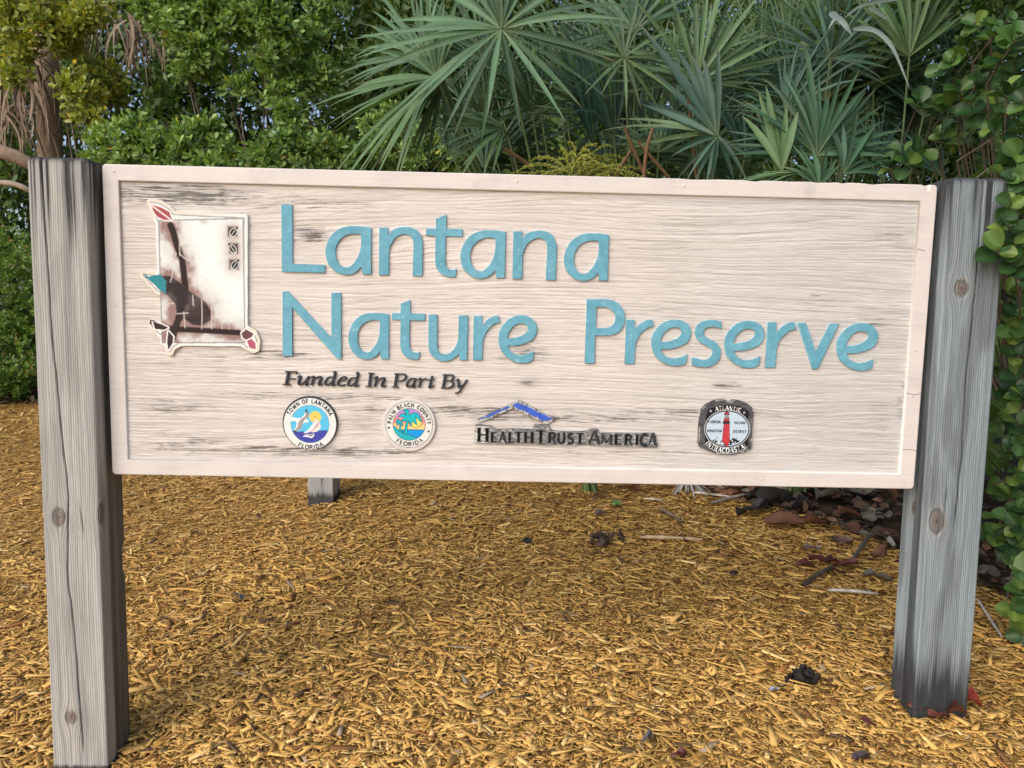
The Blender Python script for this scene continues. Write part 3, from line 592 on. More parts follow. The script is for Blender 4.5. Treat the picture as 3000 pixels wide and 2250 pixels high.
def rrect(x0, z0, x1, z1, r, n=5):
    out = []
    for cx, cz, a in ((x1 - r, z1 - r, 0), (x0 + r, z1 - r, 90), (x0 + r, z0 + r, 180), (x1 - r, z0 + r, 270)):
        for k in range(n + 1): out.append((cx + r * math.cos(rad(a + 90 * k / n)), cz + r * math.sin(rad(a + 90 * k / n))))
    return out
fo = rrect(-1.22, -.457, 1.22, .457, .012)
fo2 = []
for i, p in enumerate(fo):                                  # the chipped edge along the right half of the top, the notch at its end
    q = fo[(i + 1) % len(fo)]
    fo2.append(p)
    if p[1] > .45 and q[1] > .45 and p[0] - q[0] > 1:
        fo2 += [(1.195, .457), (1.195, .441), (1.183, .441), (1.183, .454)]
        xx = 1.17
        while xx > .28:
            fo2.append((xx, .457 - (.0035 * random.random() if random.random() < .45 else 0))); xx -= random.uniform(.01, .05)
fi = [(-1.173, -.410), (-1.173, .410), (1.172, .410), (1.172, -.410)]
link('frame', extruded('frame', [fo2, fi], .022, .003, MF), sign, (0, .025, BL[2]))
bk = mesh('backing', [(x, y, z) for y in (.02, .046) for z in (-.44, .44) for x in (-1.2, 1.2)], [[[0, 1, 3, 2], [4, 6, 7, 5], [0, 2, 6, 4], [1, 5, 7, 3], [0, 4, 5, 1], [2, 3, 7, 6]]], MF)
link('backing_board', bk, sign, BL)
def dot(me_name, x, z, r, h, mat):
    V = [(x + r * math.cos(a), -.0004, z + r * math.sin(a)) for a in np.linspace(0, 2 * np.pi, 10, endpoint=False)] + [(x + r * .6 * math.cos(a), -h, z + r * .6 * math.sin(a)) for a in np.linspace(0, 2 * np.pi, 10, endpoint=False)]
    return mesh(me_name, V, [[[i, (i + 1) % 10, 10 + (i + 1) % 10, 10 + i] for i in range(10)], [list(range(10, 20))]], mat)
for x, z in ((-1.186, .437), (-.02, .437), (.47, .436), (1.19, -.03), (1.19, -.17), (-1.2, -.3), (-1.195, .05), (.75, -.434)):
    link('screw_head', dot('screw_head', x, z, .0045, .0016, MF), sign, BL)
def crack_strip(pts, w):
    return strokes_mesh('crack', [[(x, z, w) for x, z in pts]], -.0002, -.0006, M_DARK)
for pts in ([(1.173, -.16), (1.195, -.165), (1.22, -.16)], [(1.173, -.335), (1.2, -.333), (1.22, -.337)], [(1.173, .27), (1.195, .265)]):
    link('crack', crack_strip(pts, .0012), sign, BL)

# raised letters
def teal(co):
    n = len(co)
    d = fbm(co[:, 0] * 30, co[:, 2] * 30, 13)[:, None]
    c = lerp(np.array([.095, .305, .415]), np.array([.17, .42, .545]), d)
    side = sstep(-.0030, -.0016, co[:, 1])[:, None]          # the cut edges are bare primer
    return lerp(c, np.array([.50, .55, .55]), side)
def teal_tex(m):
    nt, nd, lk, b = nodes(m)
    # pale worn flecks on the paint
    old = b.inputs['Base Color'].links[0].from_socket
    tc = nd.new('ShaderNodeTexCoord'); n = nd.new('ShaderNodeTexNoise'); n.inputs['Scale'].default_value = 60; n.inputs['Detail'].default_value = 8; n.inputs['Roughness'].default_value = .7
    mp = nd.new('ShaderNodeMapping'); mp.inputs['Scale'].default_value = (1, 1, 1.6)
    lk.new(tc.outputs['Object'], mp.inputs[0]); lk.new(mp.outputs[0], n.inputs['Vector'])
    r = nd.new('ShaderNodeMapRange'); r.inputs['From Min'].default_value = .57; r.inputs['From Max'].default_value = .72; r.inputs['To Max'].default_value = .7
    lk.new(n.outputs['Fac'], r.inputs['Value'])
    mx = nd.new('ShaderNodeMix'); mx.data_type = 'RGBA'
    mx.inputs[7].default_value = (.42, .60, .66, 1)
    lk.new(r.outputs[0], mx.inputs[0]); lk.new(old, mx.inputs[6]); lk.new(mx.outputs[2], b.inputs['Base Color'])
teal_tex(M_TEAL)
for ch, x, z, w, h in PLACE:
    g = GLYPH[ch]; mw = max(q[0] for q in g[0]) * 1e-4; mh = max(q[1] for q in g[0]) * 1e-4
    loops = [catmull([[x + q[0] * 1e-4 * w / mw, z + q[1] * 1e-4 * h / mh] + q[2:] for q in l]) for l in g]
    # hand-cut edges
    loops = [[p + np.array([vnoise(p[0] * 300, p[1] * 300, 5) - .5, vnoise(p[0] * 300, p[1] * 300, 6) - .5]) * .0012 for p in l] for l in loops]
    link('letter', extruded('letter', loops, .0026, .0010, M_TEAL, teal), sign, (0, .0062, BL[2]), label='teal raised letter ' + ch)
for st, ch in zip(FUNDED, 'FundedInPartBy'):
    link('letter', strokes_mesh('letter', [[(q[0] * 1e-4, q[1] * 1e-4, q[2] * 1e-4) for q in s] for s in st], Y_PANEL + .002, .0015, M_DARK), sign, BL, label='small dark italic letter ' + ch)

# --- bird emblem
LGO = {k: ([S4(l) for l in v] if k in ('sq', 'crack') else S4(v)) for k, v in LOGO.items()}
def paint_logo(X, Z):
    C = np.ones(X.shape + (3,)) * np.array([.72, .66, .58])
    def put(mask, col): C[mask] = col
    def blend(a, col): C[:] = lerp(C, np.array(col), np.clip(a, 0, 1)[..., None])
    fld = inpoly(X, Z, LGO['field'])
    de = dist_poly(X, Z, LGO['field'])
    out = dist_poly(X, Z, LGO['out'])
    put(~fld & (de < .013) , (.78, .78, .77)); 
    put((out > .009) & (out < .0125) & ~fld, (.33, .35, .36))
    put((out > .0125) & ~fld, (.76, .77, .77))
    put(fld, (.78, .82, .815))
    put((de < .0022), (.36, .38, .40))
    ds = np.minimum(dist_line(X, Z, LGO['stem']), dist_line(X, Z, LGO['base']))
    db = np.where(inpoly(X, Z, LGO['body']), 0, dist_poly(X, Z, LGO['body']))
    cloud = fbm(X * 28, Z * 28, 201, 4)
    sm = np.exp(-((np.minimum(ds, db) / (.012 + .05 * cloud * cloud)) ** 2)) * (.35 + 1.1 * cloud)
    edge = np.exp(-(de / .022) ** 2) * sstep(.5, .7, cloud) * .8 * sstep(-.86, -.95, X)
    C[fld] = lerp(C, np.array([.25, .13, .115]), np.clip(np.maximum(np.maximum(sm, edge * .6), .38 * np.exp(-(np.minimum(ds, db) / .042) ** 2)), 0, .92)[..., None])[fld]
    sqd = sum(np.exp(-(((X - (a[0][0] + a[1][0]) / 2) / .03) ** 2 + ((Z - (a[0][1] + a[1][1]) / 2) / .03) ** 2)) for a in LGO['sq'])
    C[fld] = lerp(C, np.array([.33, .22, .2]), np.clip(sqd * .55, 0, .7)[..., None])[fld]
    dark = np.array([.024, .014, .014])
    blend(sstep(.012, .007, dist_line(X, Z, LGO['stem'])), dark); blend(sstep(.0105, .006, dist_line(X, Z, LGO['base'])), dark)
    blend(sstep(.004, -.001, np.where(inpoly(X, Z, LGO['body']), -dist_poly(X, Z, LGO['body']), dist_poly(X, Z, LGO['body']))) * (.92 + .5 * (cloud - .5)), (.030, .022, .024))
    for k, c in (('leaf', (.40, .09, .07)), ('beak', (.03, .23, .28)), ('leaf2', (.42, .10, .16)), ('leaf3', (.14, .06, .075)), ('leaf4', (.035, .022, .022)), ('leaf5', (.045, .028, .03))):
        p = LGO[k]; ip = inpoly(X, Z, p); dp = dist_poly(X, Z, p)
        if k not in ('beak',): put(~ip & (dp < .004) & (out > .004), (.78, .76, .74))
        put(ip, c)
        if k == 'leaf': C[ip] = lerp(C, np.array([.33, .06, .12]), sstep(.36, .30, Z)[..., None] * .8)[ip]
        if k == 'beak': C[ip] = lerp(C, np.array([.02, .045, .05]), sstep(-.99, -.955, X)[..., None] * sstep(.4, .55, cloud)[..., None])[ip]
    put((dist_line(X, Z, LGO['leafv']) < .0022), (.75, .7, .68))
    for l in LGO['crack']: blend(.75 * sstep(.0028, .0006, dist_line(X, Z, l)), (.62, .56, .52))
    for a, sg in zip(LGO['sq'], (1, -1, 1)):
        (x0, z1), (x1, z0) = a
        ins = (X > x0) & (X < x1) & (Z > z0) & (Z < z1)
        put(ins, (.42, .37, .36)); put((X > x0 + .004) & (X < x1 - .004) & (Z > z0 + .004) & (Z < z1 - .004), (.11, .07, .07))
        cx, cz = (x0 + x1) / 2 + sg * .003, (z0 + z1) / 2 - .002
        u = (X - cx) * .8 - sg * (Z - cz) * .6; v = sg * (X - cx) * .6 + (Z - cz) * .8
        e = np.hypot(u / .0085, v / .0125)
        put(e < 1.22, (.66, .66, .66)); put(e < 1, (.03, .035, .037)); put((np.abs(u) < .0011) & (e < 1), (.6, .6, .6)); put(np.hypot(u, v - .016) < .0035, (.04, .03, .03))
    C *= (1 + .10 * (fbm(X * 120, Z * 120, 44) - .5))[..., None]
    return C
emb = link('bird_emblem', extruded('emblem', [[p[:2] for p in LGO['out']]], .004, .0015, MF), sign, (0, .0065, BL[2]), label='cut-out emblem of a dark bird on a branch with red leaves and beetle squares')
link('printed_face', print_panel('printed_face', LGO['out'], paint_logo, -.0060, .0014), emb)

# --- round seals
def disk_loop(c, n=64): return [[c[0] + c[2] * math.cos(a), c[1] + c[2] * math.sin(a)] for a in np.linspace(0, 2 * np.pi, n, endpoint=False)]
def c4(c): return [v * 1e-4 for v in c]
Q1 = {k: (c4(v) if k in ('rim', 'face', 'inner', 'sun') else S4(v)) for k, v in S1.items()}
def paint_s1(X, Z):
    C = np.ones(X.shape + (3,)) * np.array([.74, .75, .75])
    i = Q1['inner']; R = np.hypot(X - i[0], Z - i[1]); ins = R < i[2]
    f = Q1['face']; RF = np.hypot(X - f[0], Z - f[1])
    C[RF > f[2] - .0016] = (.10, .10, .11)
    def put(m, c): C[m] = c
    put(ins, (.10, .50, .78)); put(ins & (np.hypot(X - Q1['sun'][0], Z - Q1['sun'][1]) < Q1['sun'][2]), (.88, .58, .13))
    put(ins & inpoly(X, Z, Q1['sea']), (.055, .065, .36))
    put(np.abs(R - i[2]) < .0008, (.15, .3, .4))
    put(inpoly(X, Z, Q1['white']), (.78, .79, .80)); put(inpoly(X, Z, Q1['grey']), (.34, .31, .30)); put(inpoly(X, Z, Q1['tip']), (.05, .055, .06)); put(inpoly(X, Z, Q1['tip2']), (.05, .055, .06))
    for k, c in (('sail2', (.80, .70, .66)), ('sail1', (.74, .75, .77)), ('band', (.62, .22, .22)), ('flag', (.35, .16, .06)), ('hull', (.76, .77, .8)), ('hull2', (.12, .12, .13))):
        put(inpoly(X, Z, Q1[k]), c)
    return C
seal = link('round_seal', extruded('seal', [disk_loop(Q1['rim'])], .0045, .001, M_DARK), sign, (0, .0062, BL[2]), label='round white seal with a grey gull, yellow sun and sailboat')
link('printed_face', print_panel('printed_face', disk_loop(Q1['face']), paint_s1, -.0066, .0010), seal)
cx, cz, rr = Q1['inner']
it = arc_text('TOWN OF LANTANA', cx, cz, rr + .0065, 90, 132, .0125) + arc_text('FLORIDA', cx, cz, rr + .019, 272, 62, .0125, False)
for it in (it[:13], it[13:]):
    link('lettering', strokes_mesh('lettering', text_strokes(it, False, .17, .17), -.0064, -.0072, M_INK), seal)

Q2 = {k: (c4(v) if k in ('rim', 'face', 'line', 'inner', 'sun') else S4(v)) for k, v in S2.items()}
def paint_s2(X, Z):
    C = np.ones(X.shape + (3,)) * np.array([.70, .71, .69])
    C *= (1 + .18 * (fbm(X * 60, Z * 60, 301) - .5))[..., None]
    i = Q2['inner']; R = np.hypot(X - i[0], Z - i[1]); ins = R < i[2]
    l = Q2['line']; RL = np.hypot(X - l[0], Z - l[1]); C[np.abs(RL - l[2]) < .0008] = (.08, .08, .09)
    t = (Z - i[1]) / i[2]
    st = np.array([-.35, -.05, .15, .4, .62, 1.0]); cs = arr([(.84, .66, .24), (.82, .52, .22), (.78, .28, .20), (.75, .28, .33), (.50, .26, .58), (.36, .27, .64)])
    S = np.stack([np.interp(t, st, cs[:, k]) for k in range(3)], -1)
    C[ins] = S[ins]
    def put(m, c): C[m & ins] = c
    sn = Q2['sun']; RS = np.hypot(X - sn[0], Z - sn[1]); put(RS < sn[2], (.86, .72, .16)); put((np.abs(RS - sn[2]) < .0009), (.12, .10, .06))
    for k, c in (('sea', (.01, .30, .78)), ('land', (.015, .42, .50)), ('palm2', (.015, .42, .48)), ('palm', (.012, .46, .53))):
        p = Q2[k]; ip = inpoly(X, Z, p); put(ip, c); put(dist_poly(X, Z, p) < .0009, (.02, .10, .16))
    C[np.abs(R - i[2]) < .0009] = (.05, .10, .15)
    for a in (190.5, -19):
        px, pz = i[0] + .0622 * math.cos(rad(a)), i[1] + .0622 * math.sin(rad(a)); C[np.hypot(X - px, Z - pz) < .0034] = (.04, .04, .045)
    return C
seal2 = link('round_seal', extruded('seal', [disk_loop(Q2['rim'])], .004, .0015, MF), sign, (0, .0066, BL[2]), label='round seal with teal palm trees before a pastel sunset')
link('printed_face', print_panel('printed_face', disk_loop(Q2['face']), paint_s2, -.0061, .0010), seal2)
cx, cz, rr = Q2['inner']
it = arc_text('PALM BEACH COUNTY', cx, cz, rr + .0052, 90, 176, .0118) + arc_text('FLORIDA', cx, cz, rr + .0168, 272, 78, .0118, False)
for it in (it[:15], it[15:]):
    link('lettering', strokes_mesh('lettering', text_strokes(it, True, .20, .08), -.0060, -.0068, M_INK), seal2)

# --- health company nameplate
pl = S4(PLATE); rf = S4(ROOF); rfb = S4(ROOFB)
def paint_plate(X, Z):
    n = fbm(X * 130, Z * 330, 401, 4); n2 = fbm(X * 60, Z * 60, 402)
    C = lerp(np.array([.10, .10, .11]), np.array([.26, .26, .265]), n[..., None])
    d = dist_poly(X, Z, pl)
    C = lerp(C, np.array([.055, .055, .06]), (np.exp(-(d / .004) ** 2) * sstep(.3, .6, n2))[..., None])
    x0 = min(p[0] for p in pl)
    w = np.clip(sstep(.058, .03, X - x0) * sstep(.30, .46, n) * (Z < pl[0][1] + .05), 0, 1)
    w = np.maximum(w, sstep(.60, .68, fbm(X * 90, Z * 260, 405)) * .55)
    w = np.maximum(w, np.exp(-(d / .0022) ** 2) * sstep(.45, .6, fbm(X * 70, Z * 70, 406)) * .8)
    return lerp(C, np.array([.60, .60, .58]), w[..., None])
npl = link('name_plate', extruded('plate', [[p[:2] for p in pl]], .0035, .001, M_DARK), sign, (0, .0066, BL[2]), label='flaking grey name plate with dark serif capitals')
link('printed_face', print_panel('printed_face', pl, paint_plate, -.0050, .0012, relief=.0012), npl)
it = [(c, x * 1e-4, z * 1e-4, 1, 0, w * 1e-4, h * 1e-4) for c, x, z, w, h in HT]
link('lettering', strokes_mesh('lettering', text_strokes(it, True, .22, .085), -.0035, -.0068, M_INK), npl)
def paint_roof(X, Z):
    ip = inpoly(X, Z, rfb); d = dist_poly(X, Z, rfb); n = fbm(X * 150, Z * 150, 421, 4)
    C = lerp(np.array([.16, .16, .155]), np.array([.55, .54, .50]), sstep(.38, .6, n)[..., None])
    blue = lerp(np.array([.035, .085, .48]), np.array([.07, .16, .62]), fbm(X * 60, Z * 60, 422)[..., None])
    k = np.where(ip, d, -d) + .006 * (n - .5) - np.where(X < .06, .0025, 0) * sstep(.5, .7, fbm(X * 80, Z * 80, 423)) * 1.4 + .0012
    return lerp(C, blue, sstep(-.0005, .0008, k)[..., None])
rfo = link('roof_emblem', extruded('roof', [[p[:2] for p in rf]], .0035, .001, M_DARK), sign, (0, .0064, BL[2]), label='chipped blue roof-shaped chevron above the grey name plate')
link('printed_face', print_panel('printed_face', rf, paint_roof, -.0050, .0010, relief=.001), rfo)

# --- lighthouse badge
QB = {k: ([S4(l) for l in v] if k == 't1' else S4(v)) for k, v in BADGE.items()}
def paint_badge(X, Z):
    n = fbm(X * 70, Z * 160, 501, 4)
    C = lerp(np.array([.035, .036, .04]), np.array([.13, .13, .14]), n[..., None])
    d = dist_poly(X, Z, QB['out']); C = lerp(C, np.array([.5, .48, .44]), (np.exp(-(d / .004) ** 2) * sstep(.55, .66, fbm(X * 60, Z * 60, 502)))[..., None])
    def put(m, c): C[m] = c
    bk = inpoly(X, Z, QB['black']); put(bk, (.014, .015, .02)); put((dist_poly(X, Z, QB['black']) < .0009) & ~((Z < -.2) & (Z > -.34)), (.5, .52, .55))
    ov = inpoly(X, Z, QB['oval']); do = dist_poly(X, Z, QB['oval']); sgn = np.where(ov, -do, do)
    xl = min(p[0] for p in QB['oval']); 
    put((sgn < .0042) & (sgn > .0022), (.55, .58, .62)); put(ov, (.50, .62, .74)); put(np.abs(sgn) < .0012, (.02, .02, .03))
    rk = inpoly(X, Z, QB['rock']) & ov; nn = fbm(X * 230, Z * 230, 505, 3); put(rk & (nn > .45), (.02, .022, .025)); put(rk & (nn < .36), (.6, .65, .7))
    for k, c in (('lant', (.25, .26, .28)), ('tower', (.52, .045, .065)), ('up', (.50, .045, .065)), ('band', (.03, .03, .035)), ('top', (.36, .03, .045)), ('foot', (.40, .035, .05))):
        p = QB[k]; put(inpoly(X, Z, p), c)
        if k in ('tower', 'up', 'top'): put(dist_poly(X, Z, p) < .0007, (.06, .02, .03))
    for s in QB['star']:
        a = np.arctan2(Z - s[1], X - s[0]); r = np.hypot(X - s[0], Z - s[1]); put(r < .0026 + .0014 * np.cos(5 * (a - rad(90))), (.62, .64, .66))
    return C
bdg = link('lighthouse_badge', extruded('badge', [[p[:2] for p in QB['out']]], .004, .001, M_DARK), sign, (0, .0066, BL[2]), label='black badge with a red lighthouse on a pale blue oval')
link('printed_face', print_panel('printed_face', QB['out'], paint_badge, -.0056, .0009, relief=.0006), bdg)
it = []
for t, b in zip(('FLORIDA', 'NVIGATION', 'INLAND', 'DISTRICT'), QB['t1']):
    (x0, z1), (x1, z0) = b; tot = sum(WID.get(c, .4) for c in t) + .2 * (len(t) - 1); k = (x1 - x0) / tot; xx = x0
    for c in t:
        it.append((c, xx, z0, 1, 0, WID[c] * k, z1 - z0)); xx += (WID[c] + .2) * k
    link('word', strokes_mesh('word', text_strokes(it, False, .14, .14), -.0054, -.0062, M_INK), bdg); it = []
def curve_text(t, pts, h):
    P = refine(pts, 8)[:, :2]; s = np.concatenate([[0], np.cumsum(np.hypot(*np.diff(P, axis=0).T))])
    ws = [WID[c] for c in t]; tot = sum(ws) + .15 * (len(t) - 1); k = s[-1] / tot; a = 0; out = []
    for c, w in zip(t, ws):
        p0 = np.array([np.interp(a, s, P[:, j]) for j in (0, 1)]); p1 = np.array([np.interp(a + w * k, s, P[:, j]) for j in (0, 1)])
        u = (p1 - p0) / (np.linalg.norm(p1 - p0) + 1e-9); q = p0 + np.array([u[1], -u[0]]) * h * .5
        out.append((c, q[0], q[1], u[0], u[1], w * k, h)); a += (w + .15) * k
    return out
for it in (curve_text('ATLANTIC', QB['arcTop'], .012), curve_text('INTRACOASTAL', QB['arcBot'], .0145)):
    link('word', strokes_mesh('word', text_strokes(it, True, .22, .09), -.0052, -.0060, M_INKW), bdg)

# --- posts
def post_mesh(w, d, h, bury, knots, cracks, seed, tone, dark_side=None, lean=0.0, nu=300, foot_black=.10, chips=(), stain=.35):
    """square timber with rounded arrises; s runs round the section from the middle of the front face (-y) toward +x"""
    per = 2 * (w + d); r = .007
    s = np.linspace(0, per, nu, endpoint=False); zz = np.concatenate([np.linspace(-bury, 0, 4)[:-1], np.linspace(0, h - .03, int(h / .0065)), np.linspace(h - .03, h, 9)[1:]])
    hw, hd = w / 2, d / 2
    def section(s):
        s = s % per
        x = np.where(s < hw, s, np.where(s < hw + d, hw, np.where(s < hw + d + w, hw - (s - hw - d), np.where(s < hw + 2 * d + w, -hw, -hw + (s - hw - 2 * d - w)))))
        y = np.where(s < hw, -hd, np.where(s < hw + d, -hd + (s - hw), np.where(s < hw + d + w, hd, np.where(s < hw + 2 * d + w, hd - (s - hw - d - w), -hd))))
        return x, y
    x, y = section(s)
    # round the corners
    ax, ay = np.abs(x), np.abs(y); cx, cy = hw - r, hd - r
    cm = (ax > cx) & (ay > cy); L = np.hypot(ax - cx, ay - cy) + 1e-9
    ax = np.where(cm, cx + (ax - cx) / L * np.minimum(L, r), ax); ay = np.where(cm, cy + (ay - cy) / L * np.minimum(L, r), ay)
    x = np.sign(x) * ax; y = np.sign(y) * ay
    nx_, ny_ = x / hw, y / hd; m = np.maximum(np.abs(nx_), np.abs(ny_)); nx_ = np.where(np.abs(nx_) > .93 * m, nx_, 0); ny_ = np.where(np.abs(ny_) > .93 * m, ny_, 0)
    ll = np.hypot(nx_, ny_); nx_, ny_ = nx_ / ll, ny_ / ll
    S, Zg = np.meshgrid(s, zz); S = np.where(S > per * .62, S - per, S)
    g = S + .006 * (fbm(S * 9, Zg * 1.6, seed) - .5) + .004 * (fbm(S * 20, Zg * 4, seed + 3) - .5)
    krad = np.full_like(S, 9.0); kn = np.zeros_like(S); ring = np.zeros_like(S); tint = np.zeros_like(S)
    sd = lambda c: (S - c + per / 2) % per - per / 2
    for ks, kz, ka, kb in knots:
        ds = sd(ks); dz = Zg - kz
        e = np.exp(-(ds / (ka * 2.1)) ** 2 - (dz / (kb * 2.3)) ** 2)
        g = g - ds * e * .92
        rr = np.hypot(ds / ka, dz / kb) * (1 + .18 * (fbm(S * 40, Zg * 40, seed + 43) - .5)); krad = np.minimum(krad, rr)
        kn = np.maximum(kn, sstep(1.05, .8, rr)); ring = np.maximum(ring, np.exp(-((rr - 1.05) / .12) ** 2)); tint = np.maximum(tint, np.exp(-(rr / 1.7) ** 2))
    a = vnoise(g * 190, Zg * 1.0, seed + 5); b = vnoise(g * 430, Zg * 3, seed + 6); c = fbm(g * 60, Zg * 2, seed + 7, 3)
    ridge = 1 - np.abs(2 * a - 1)
    lines = sstep(.55, .95, ridge) * .7 + sstep(.7, 1, 1 - np.abs(2 * b - 1)) * .35
    disp = -.0006 * lines - .003 * (fbm(S * 25, Zg * 3, seed + 8) - .5)
    ck = np.zeros_like(S)
    for pts, wid, dep in cracks:
        zs = [q[1] for q in pts]; ss = [q[0] for q in pts]
        cs = np.interp(Zg, zs, ss) + .0035 * (fbm(Zg * 14, Zg * 0, seed + 31) - .5)
        on = (Zg >= zs[0]) & (Zg <= zs[-1])
        taper = sstep(zs[0], zs[0] + .08, Zg) * np.where(zs[-1] > h - .02, 1, sstep(zs[-1], zs[-1] - .08, Zg))
        dd = np.abs(sd(0) * 0 + ((S - cs + per / 2) % per - per / 2))
        k = np.exp(-(dd / (wid * (.4 + .6 * taper))) ** 2) * on * taper
        ck = np.maximum(ck, k); disp = disp - dep * k
    disp = disp - .004 * ring + .002 * tint * (1 - kn)
    # colour
    base = np.array(tone)
    C = base * (0.78 + .5 * c)[..., None]
    C = lerp(C, base * np.array([1.25, 1.2, 1.15]), (sstep(.5, .9, vnoise(g * 150, Zg * .8, seed + 12)) * .5)[..., None])
    C = lerp(C, np.array([.085, .078, .072]), np.clip(lines * .25, 0, .85)[..., None])
    C = lerp(C, np.array([.27, .225, .185]), (tint * .3)[..., None])
    rings = .5 + .5 * np.sin(krad * 17 + 3 * fbm(S * 90, Zg * 90, seed + 41))
    kcol = lerp(np.array([.10, .07, .055]), np.array([.25, .185, .145]), (rings * .6 + .4 * fbm(S * 160, Zg * 160, seed + 42))[..., None])
    C = lerp(C, kcol, (kn * .75)[..., None]); C = lerp(C, np.array([.36, .35, .34]), (np.exp(-((krad - 1.32) / .14) ** 2) * .6)[..., None])
    C = lerp(C, np.array([.055, .045, .042]), np.clip(ring * .7, 0, 1)[..., None]); C = lerp(C, np.array([.035, .028, .025]), (np.exp(-(krad / .18) ** 2) * .8)[..., None])
    C = lerp(C, np.array([.03, .027, .026]), np.clip(ck * 1.1, 0, 1)[..., None])
    # rain-blackened top end with runs, damp foot
    run = fbm(S * 70, Zg * 2.5, seed + 20, 3)
    top = sstep(.26, .0, (h - Zg) - .30 * (run - .35)) * sstep(.38, .62, fbm(g * 110, Zg * 1.2, seed + 21, 2)) + sstep(.025, .0, h - Zg)
    C = lerp(C, np.array([.035, .034, .036]), np.clip(top, 0, .93)[..., None])
    ft = sstep(foot_black, .0, Zg - foot_black * .9 * (run - .3))
    C = lerp(C, np.array([.03, .03, .032]), np.clip(ft, 0, .9)[..., None])
    blot = sstep(.52, .68, fbm(S * 14, Zg * 2.2, seed + 80, 4)) * .45
    C = lerp(C, np.array([.09, .095, .10]), (blot * stain)[..., None])
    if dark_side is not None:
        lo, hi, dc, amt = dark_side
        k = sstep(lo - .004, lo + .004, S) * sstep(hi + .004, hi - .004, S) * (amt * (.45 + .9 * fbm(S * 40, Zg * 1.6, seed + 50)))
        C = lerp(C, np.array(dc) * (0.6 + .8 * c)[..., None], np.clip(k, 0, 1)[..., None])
    # worn, chamfered top
    ch = np.clip(1 - (h - Zg) / .014, 0, 1)
    X = x + nx_ * (disp - .011 * ch * (.7 + .6 * fbm(S * 30, Zg * 0, seed + 60)))
    Y = y + ny_ * (disp - .011 * ch * (.7 + .6 * fbm(S * 30, Zg * 0 + 3, seed + 61)))
    for cs, cz, cw, chh, cd in chips:
        k = np.exp(-((sd(cs)) / cw) ** 4 - ((Zg - cz) / chh) ** 4); X -= x / hw * cd * k * .0 + nx_ * cd * k; Y -= ny_ * cd * k
    X = X + lean * Zg
    Zf = Zg + np.where(Zg > h - .001, -.004 * fbm(S * 30, S * 0, seed + 62), 0)
    n, m2 = S.shape
    V = np.stack([X, Y, Zf], -1).reshape(-1, 3); col = C.reshape(-1, 3)
    i = np.arange(n * m2).reshape(n, m2); j = np.roll(i, -1, 1)
    F = np.stack([i[:-1], j[:-1], j[1:], i[1:]], -1).reshape(-1, 4)
    # top cap: shrinking rings
    caps = []; prev = i[-1]; base_i = n * m2
    extraV, extraC = [], []
    for q, dz in ((.7, .002), (.35, .003), (.02, .002)):
        xr = X[-1] * q + lean * h * (1 - q); yr = Y[-1] * q
        extraV.append(np.stack([xr, yr, np.full(m2, h - .002 + dz) - .006 * fbm(xr * 40, yr * 40, seed + 70)], -1)); extraC.append(np.repeat(np.array([[.05, .049, .05]]), m2, 0) * (0.6 + .9 * fbm(xr * 90, yr * 25, seed + 71))[:, None])
        cur = base_i + np.arange(m2); base_i += m2
        caps.append(np.stack([prev, np.roll(prev, -1), np.roll(cur, -1), cur], -1)); prev = cur
    V = np.concatenate([V] + extraV); col = np.concatenate([col] + extraC)
    G = np.stack([g, Zg, 0 * g], -1).reshape(-1, 3); G = np.concatenate([G] + [np.stack([e[:, 0] * .5 + seed, e[:, 1] * 8, 0 * e[:, 0]], -1) for e in extraV])
    return mesh('post', V, [np.concatenate([F] + caps)], M_POST, col, True, G)

PW, PD = .168, .142
hL = ZB + .468 - float(gh(-1.317, .02)); hR = ZB + .475 - float(gh(1.315, .02))
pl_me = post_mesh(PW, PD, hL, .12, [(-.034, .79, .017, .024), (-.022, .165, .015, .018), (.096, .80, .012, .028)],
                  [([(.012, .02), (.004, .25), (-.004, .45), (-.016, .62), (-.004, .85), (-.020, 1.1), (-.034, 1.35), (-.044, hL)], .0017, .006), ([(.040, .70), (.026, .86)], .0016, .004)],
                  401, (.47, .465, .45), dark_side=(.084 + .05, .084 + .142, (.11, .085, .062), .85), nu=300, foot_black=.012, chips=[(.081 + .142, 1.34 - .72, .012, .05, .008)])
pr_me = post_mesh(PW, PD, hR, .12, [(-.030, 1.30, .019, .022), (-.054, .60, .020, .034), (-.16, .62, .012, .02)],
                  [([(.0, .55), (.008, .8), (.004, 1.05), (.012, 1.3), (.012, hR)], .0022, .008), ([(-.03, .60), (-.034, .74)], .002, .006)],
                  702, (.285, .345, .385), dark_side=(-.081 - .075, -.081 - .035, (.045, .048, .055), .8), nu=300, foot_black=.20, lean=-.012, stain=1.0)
link('post', pl_me, sign, (-1.322, .026, float(gh(-1.322, .02)) - GZ0), label='left grey timber post with two round knots and a long crack')
link('post', pr_me, sign, (1.333, .026, float(gh(1.333, .02)) - GZ0), label='right bluish grey timber post with a blackened foot')

bz = float(gh(-1.044, 1.92))
pb_me = post_mesh(.145, .14, .52, .12, [(.02, .3, .012, .02)], [([(.01, .05), (.004, .5)], .0025, .007)], 903, (.38, .40, .42), nu=200, foot_black=.05)
link('short_post', pb_me, None, (-1.044, 1.92, bz), (0, 0, rad(-4)), label='short grey timber post standing in the mulch behind the sign', cat='post')
# ------------------------------------------------------------------ vegetation
CAMP = np.array(cam.location); CAMR = np.array(cam.rotation_euler.to_matrix())
def at(u, v, y):
    """the point at depth y that the photograph shows at (u, v) of 3000 x 2250"""
    d = CAMR @ np.array([(u - 1500) / 2150., (1125 - v) / 2150., -1.])
    return CAMP + d * ((y - CAMP[1]) / d[1])
def unit(v): return v / (np.linalg.norm(v, axis=-1, keepdims=True) + 1e-9)

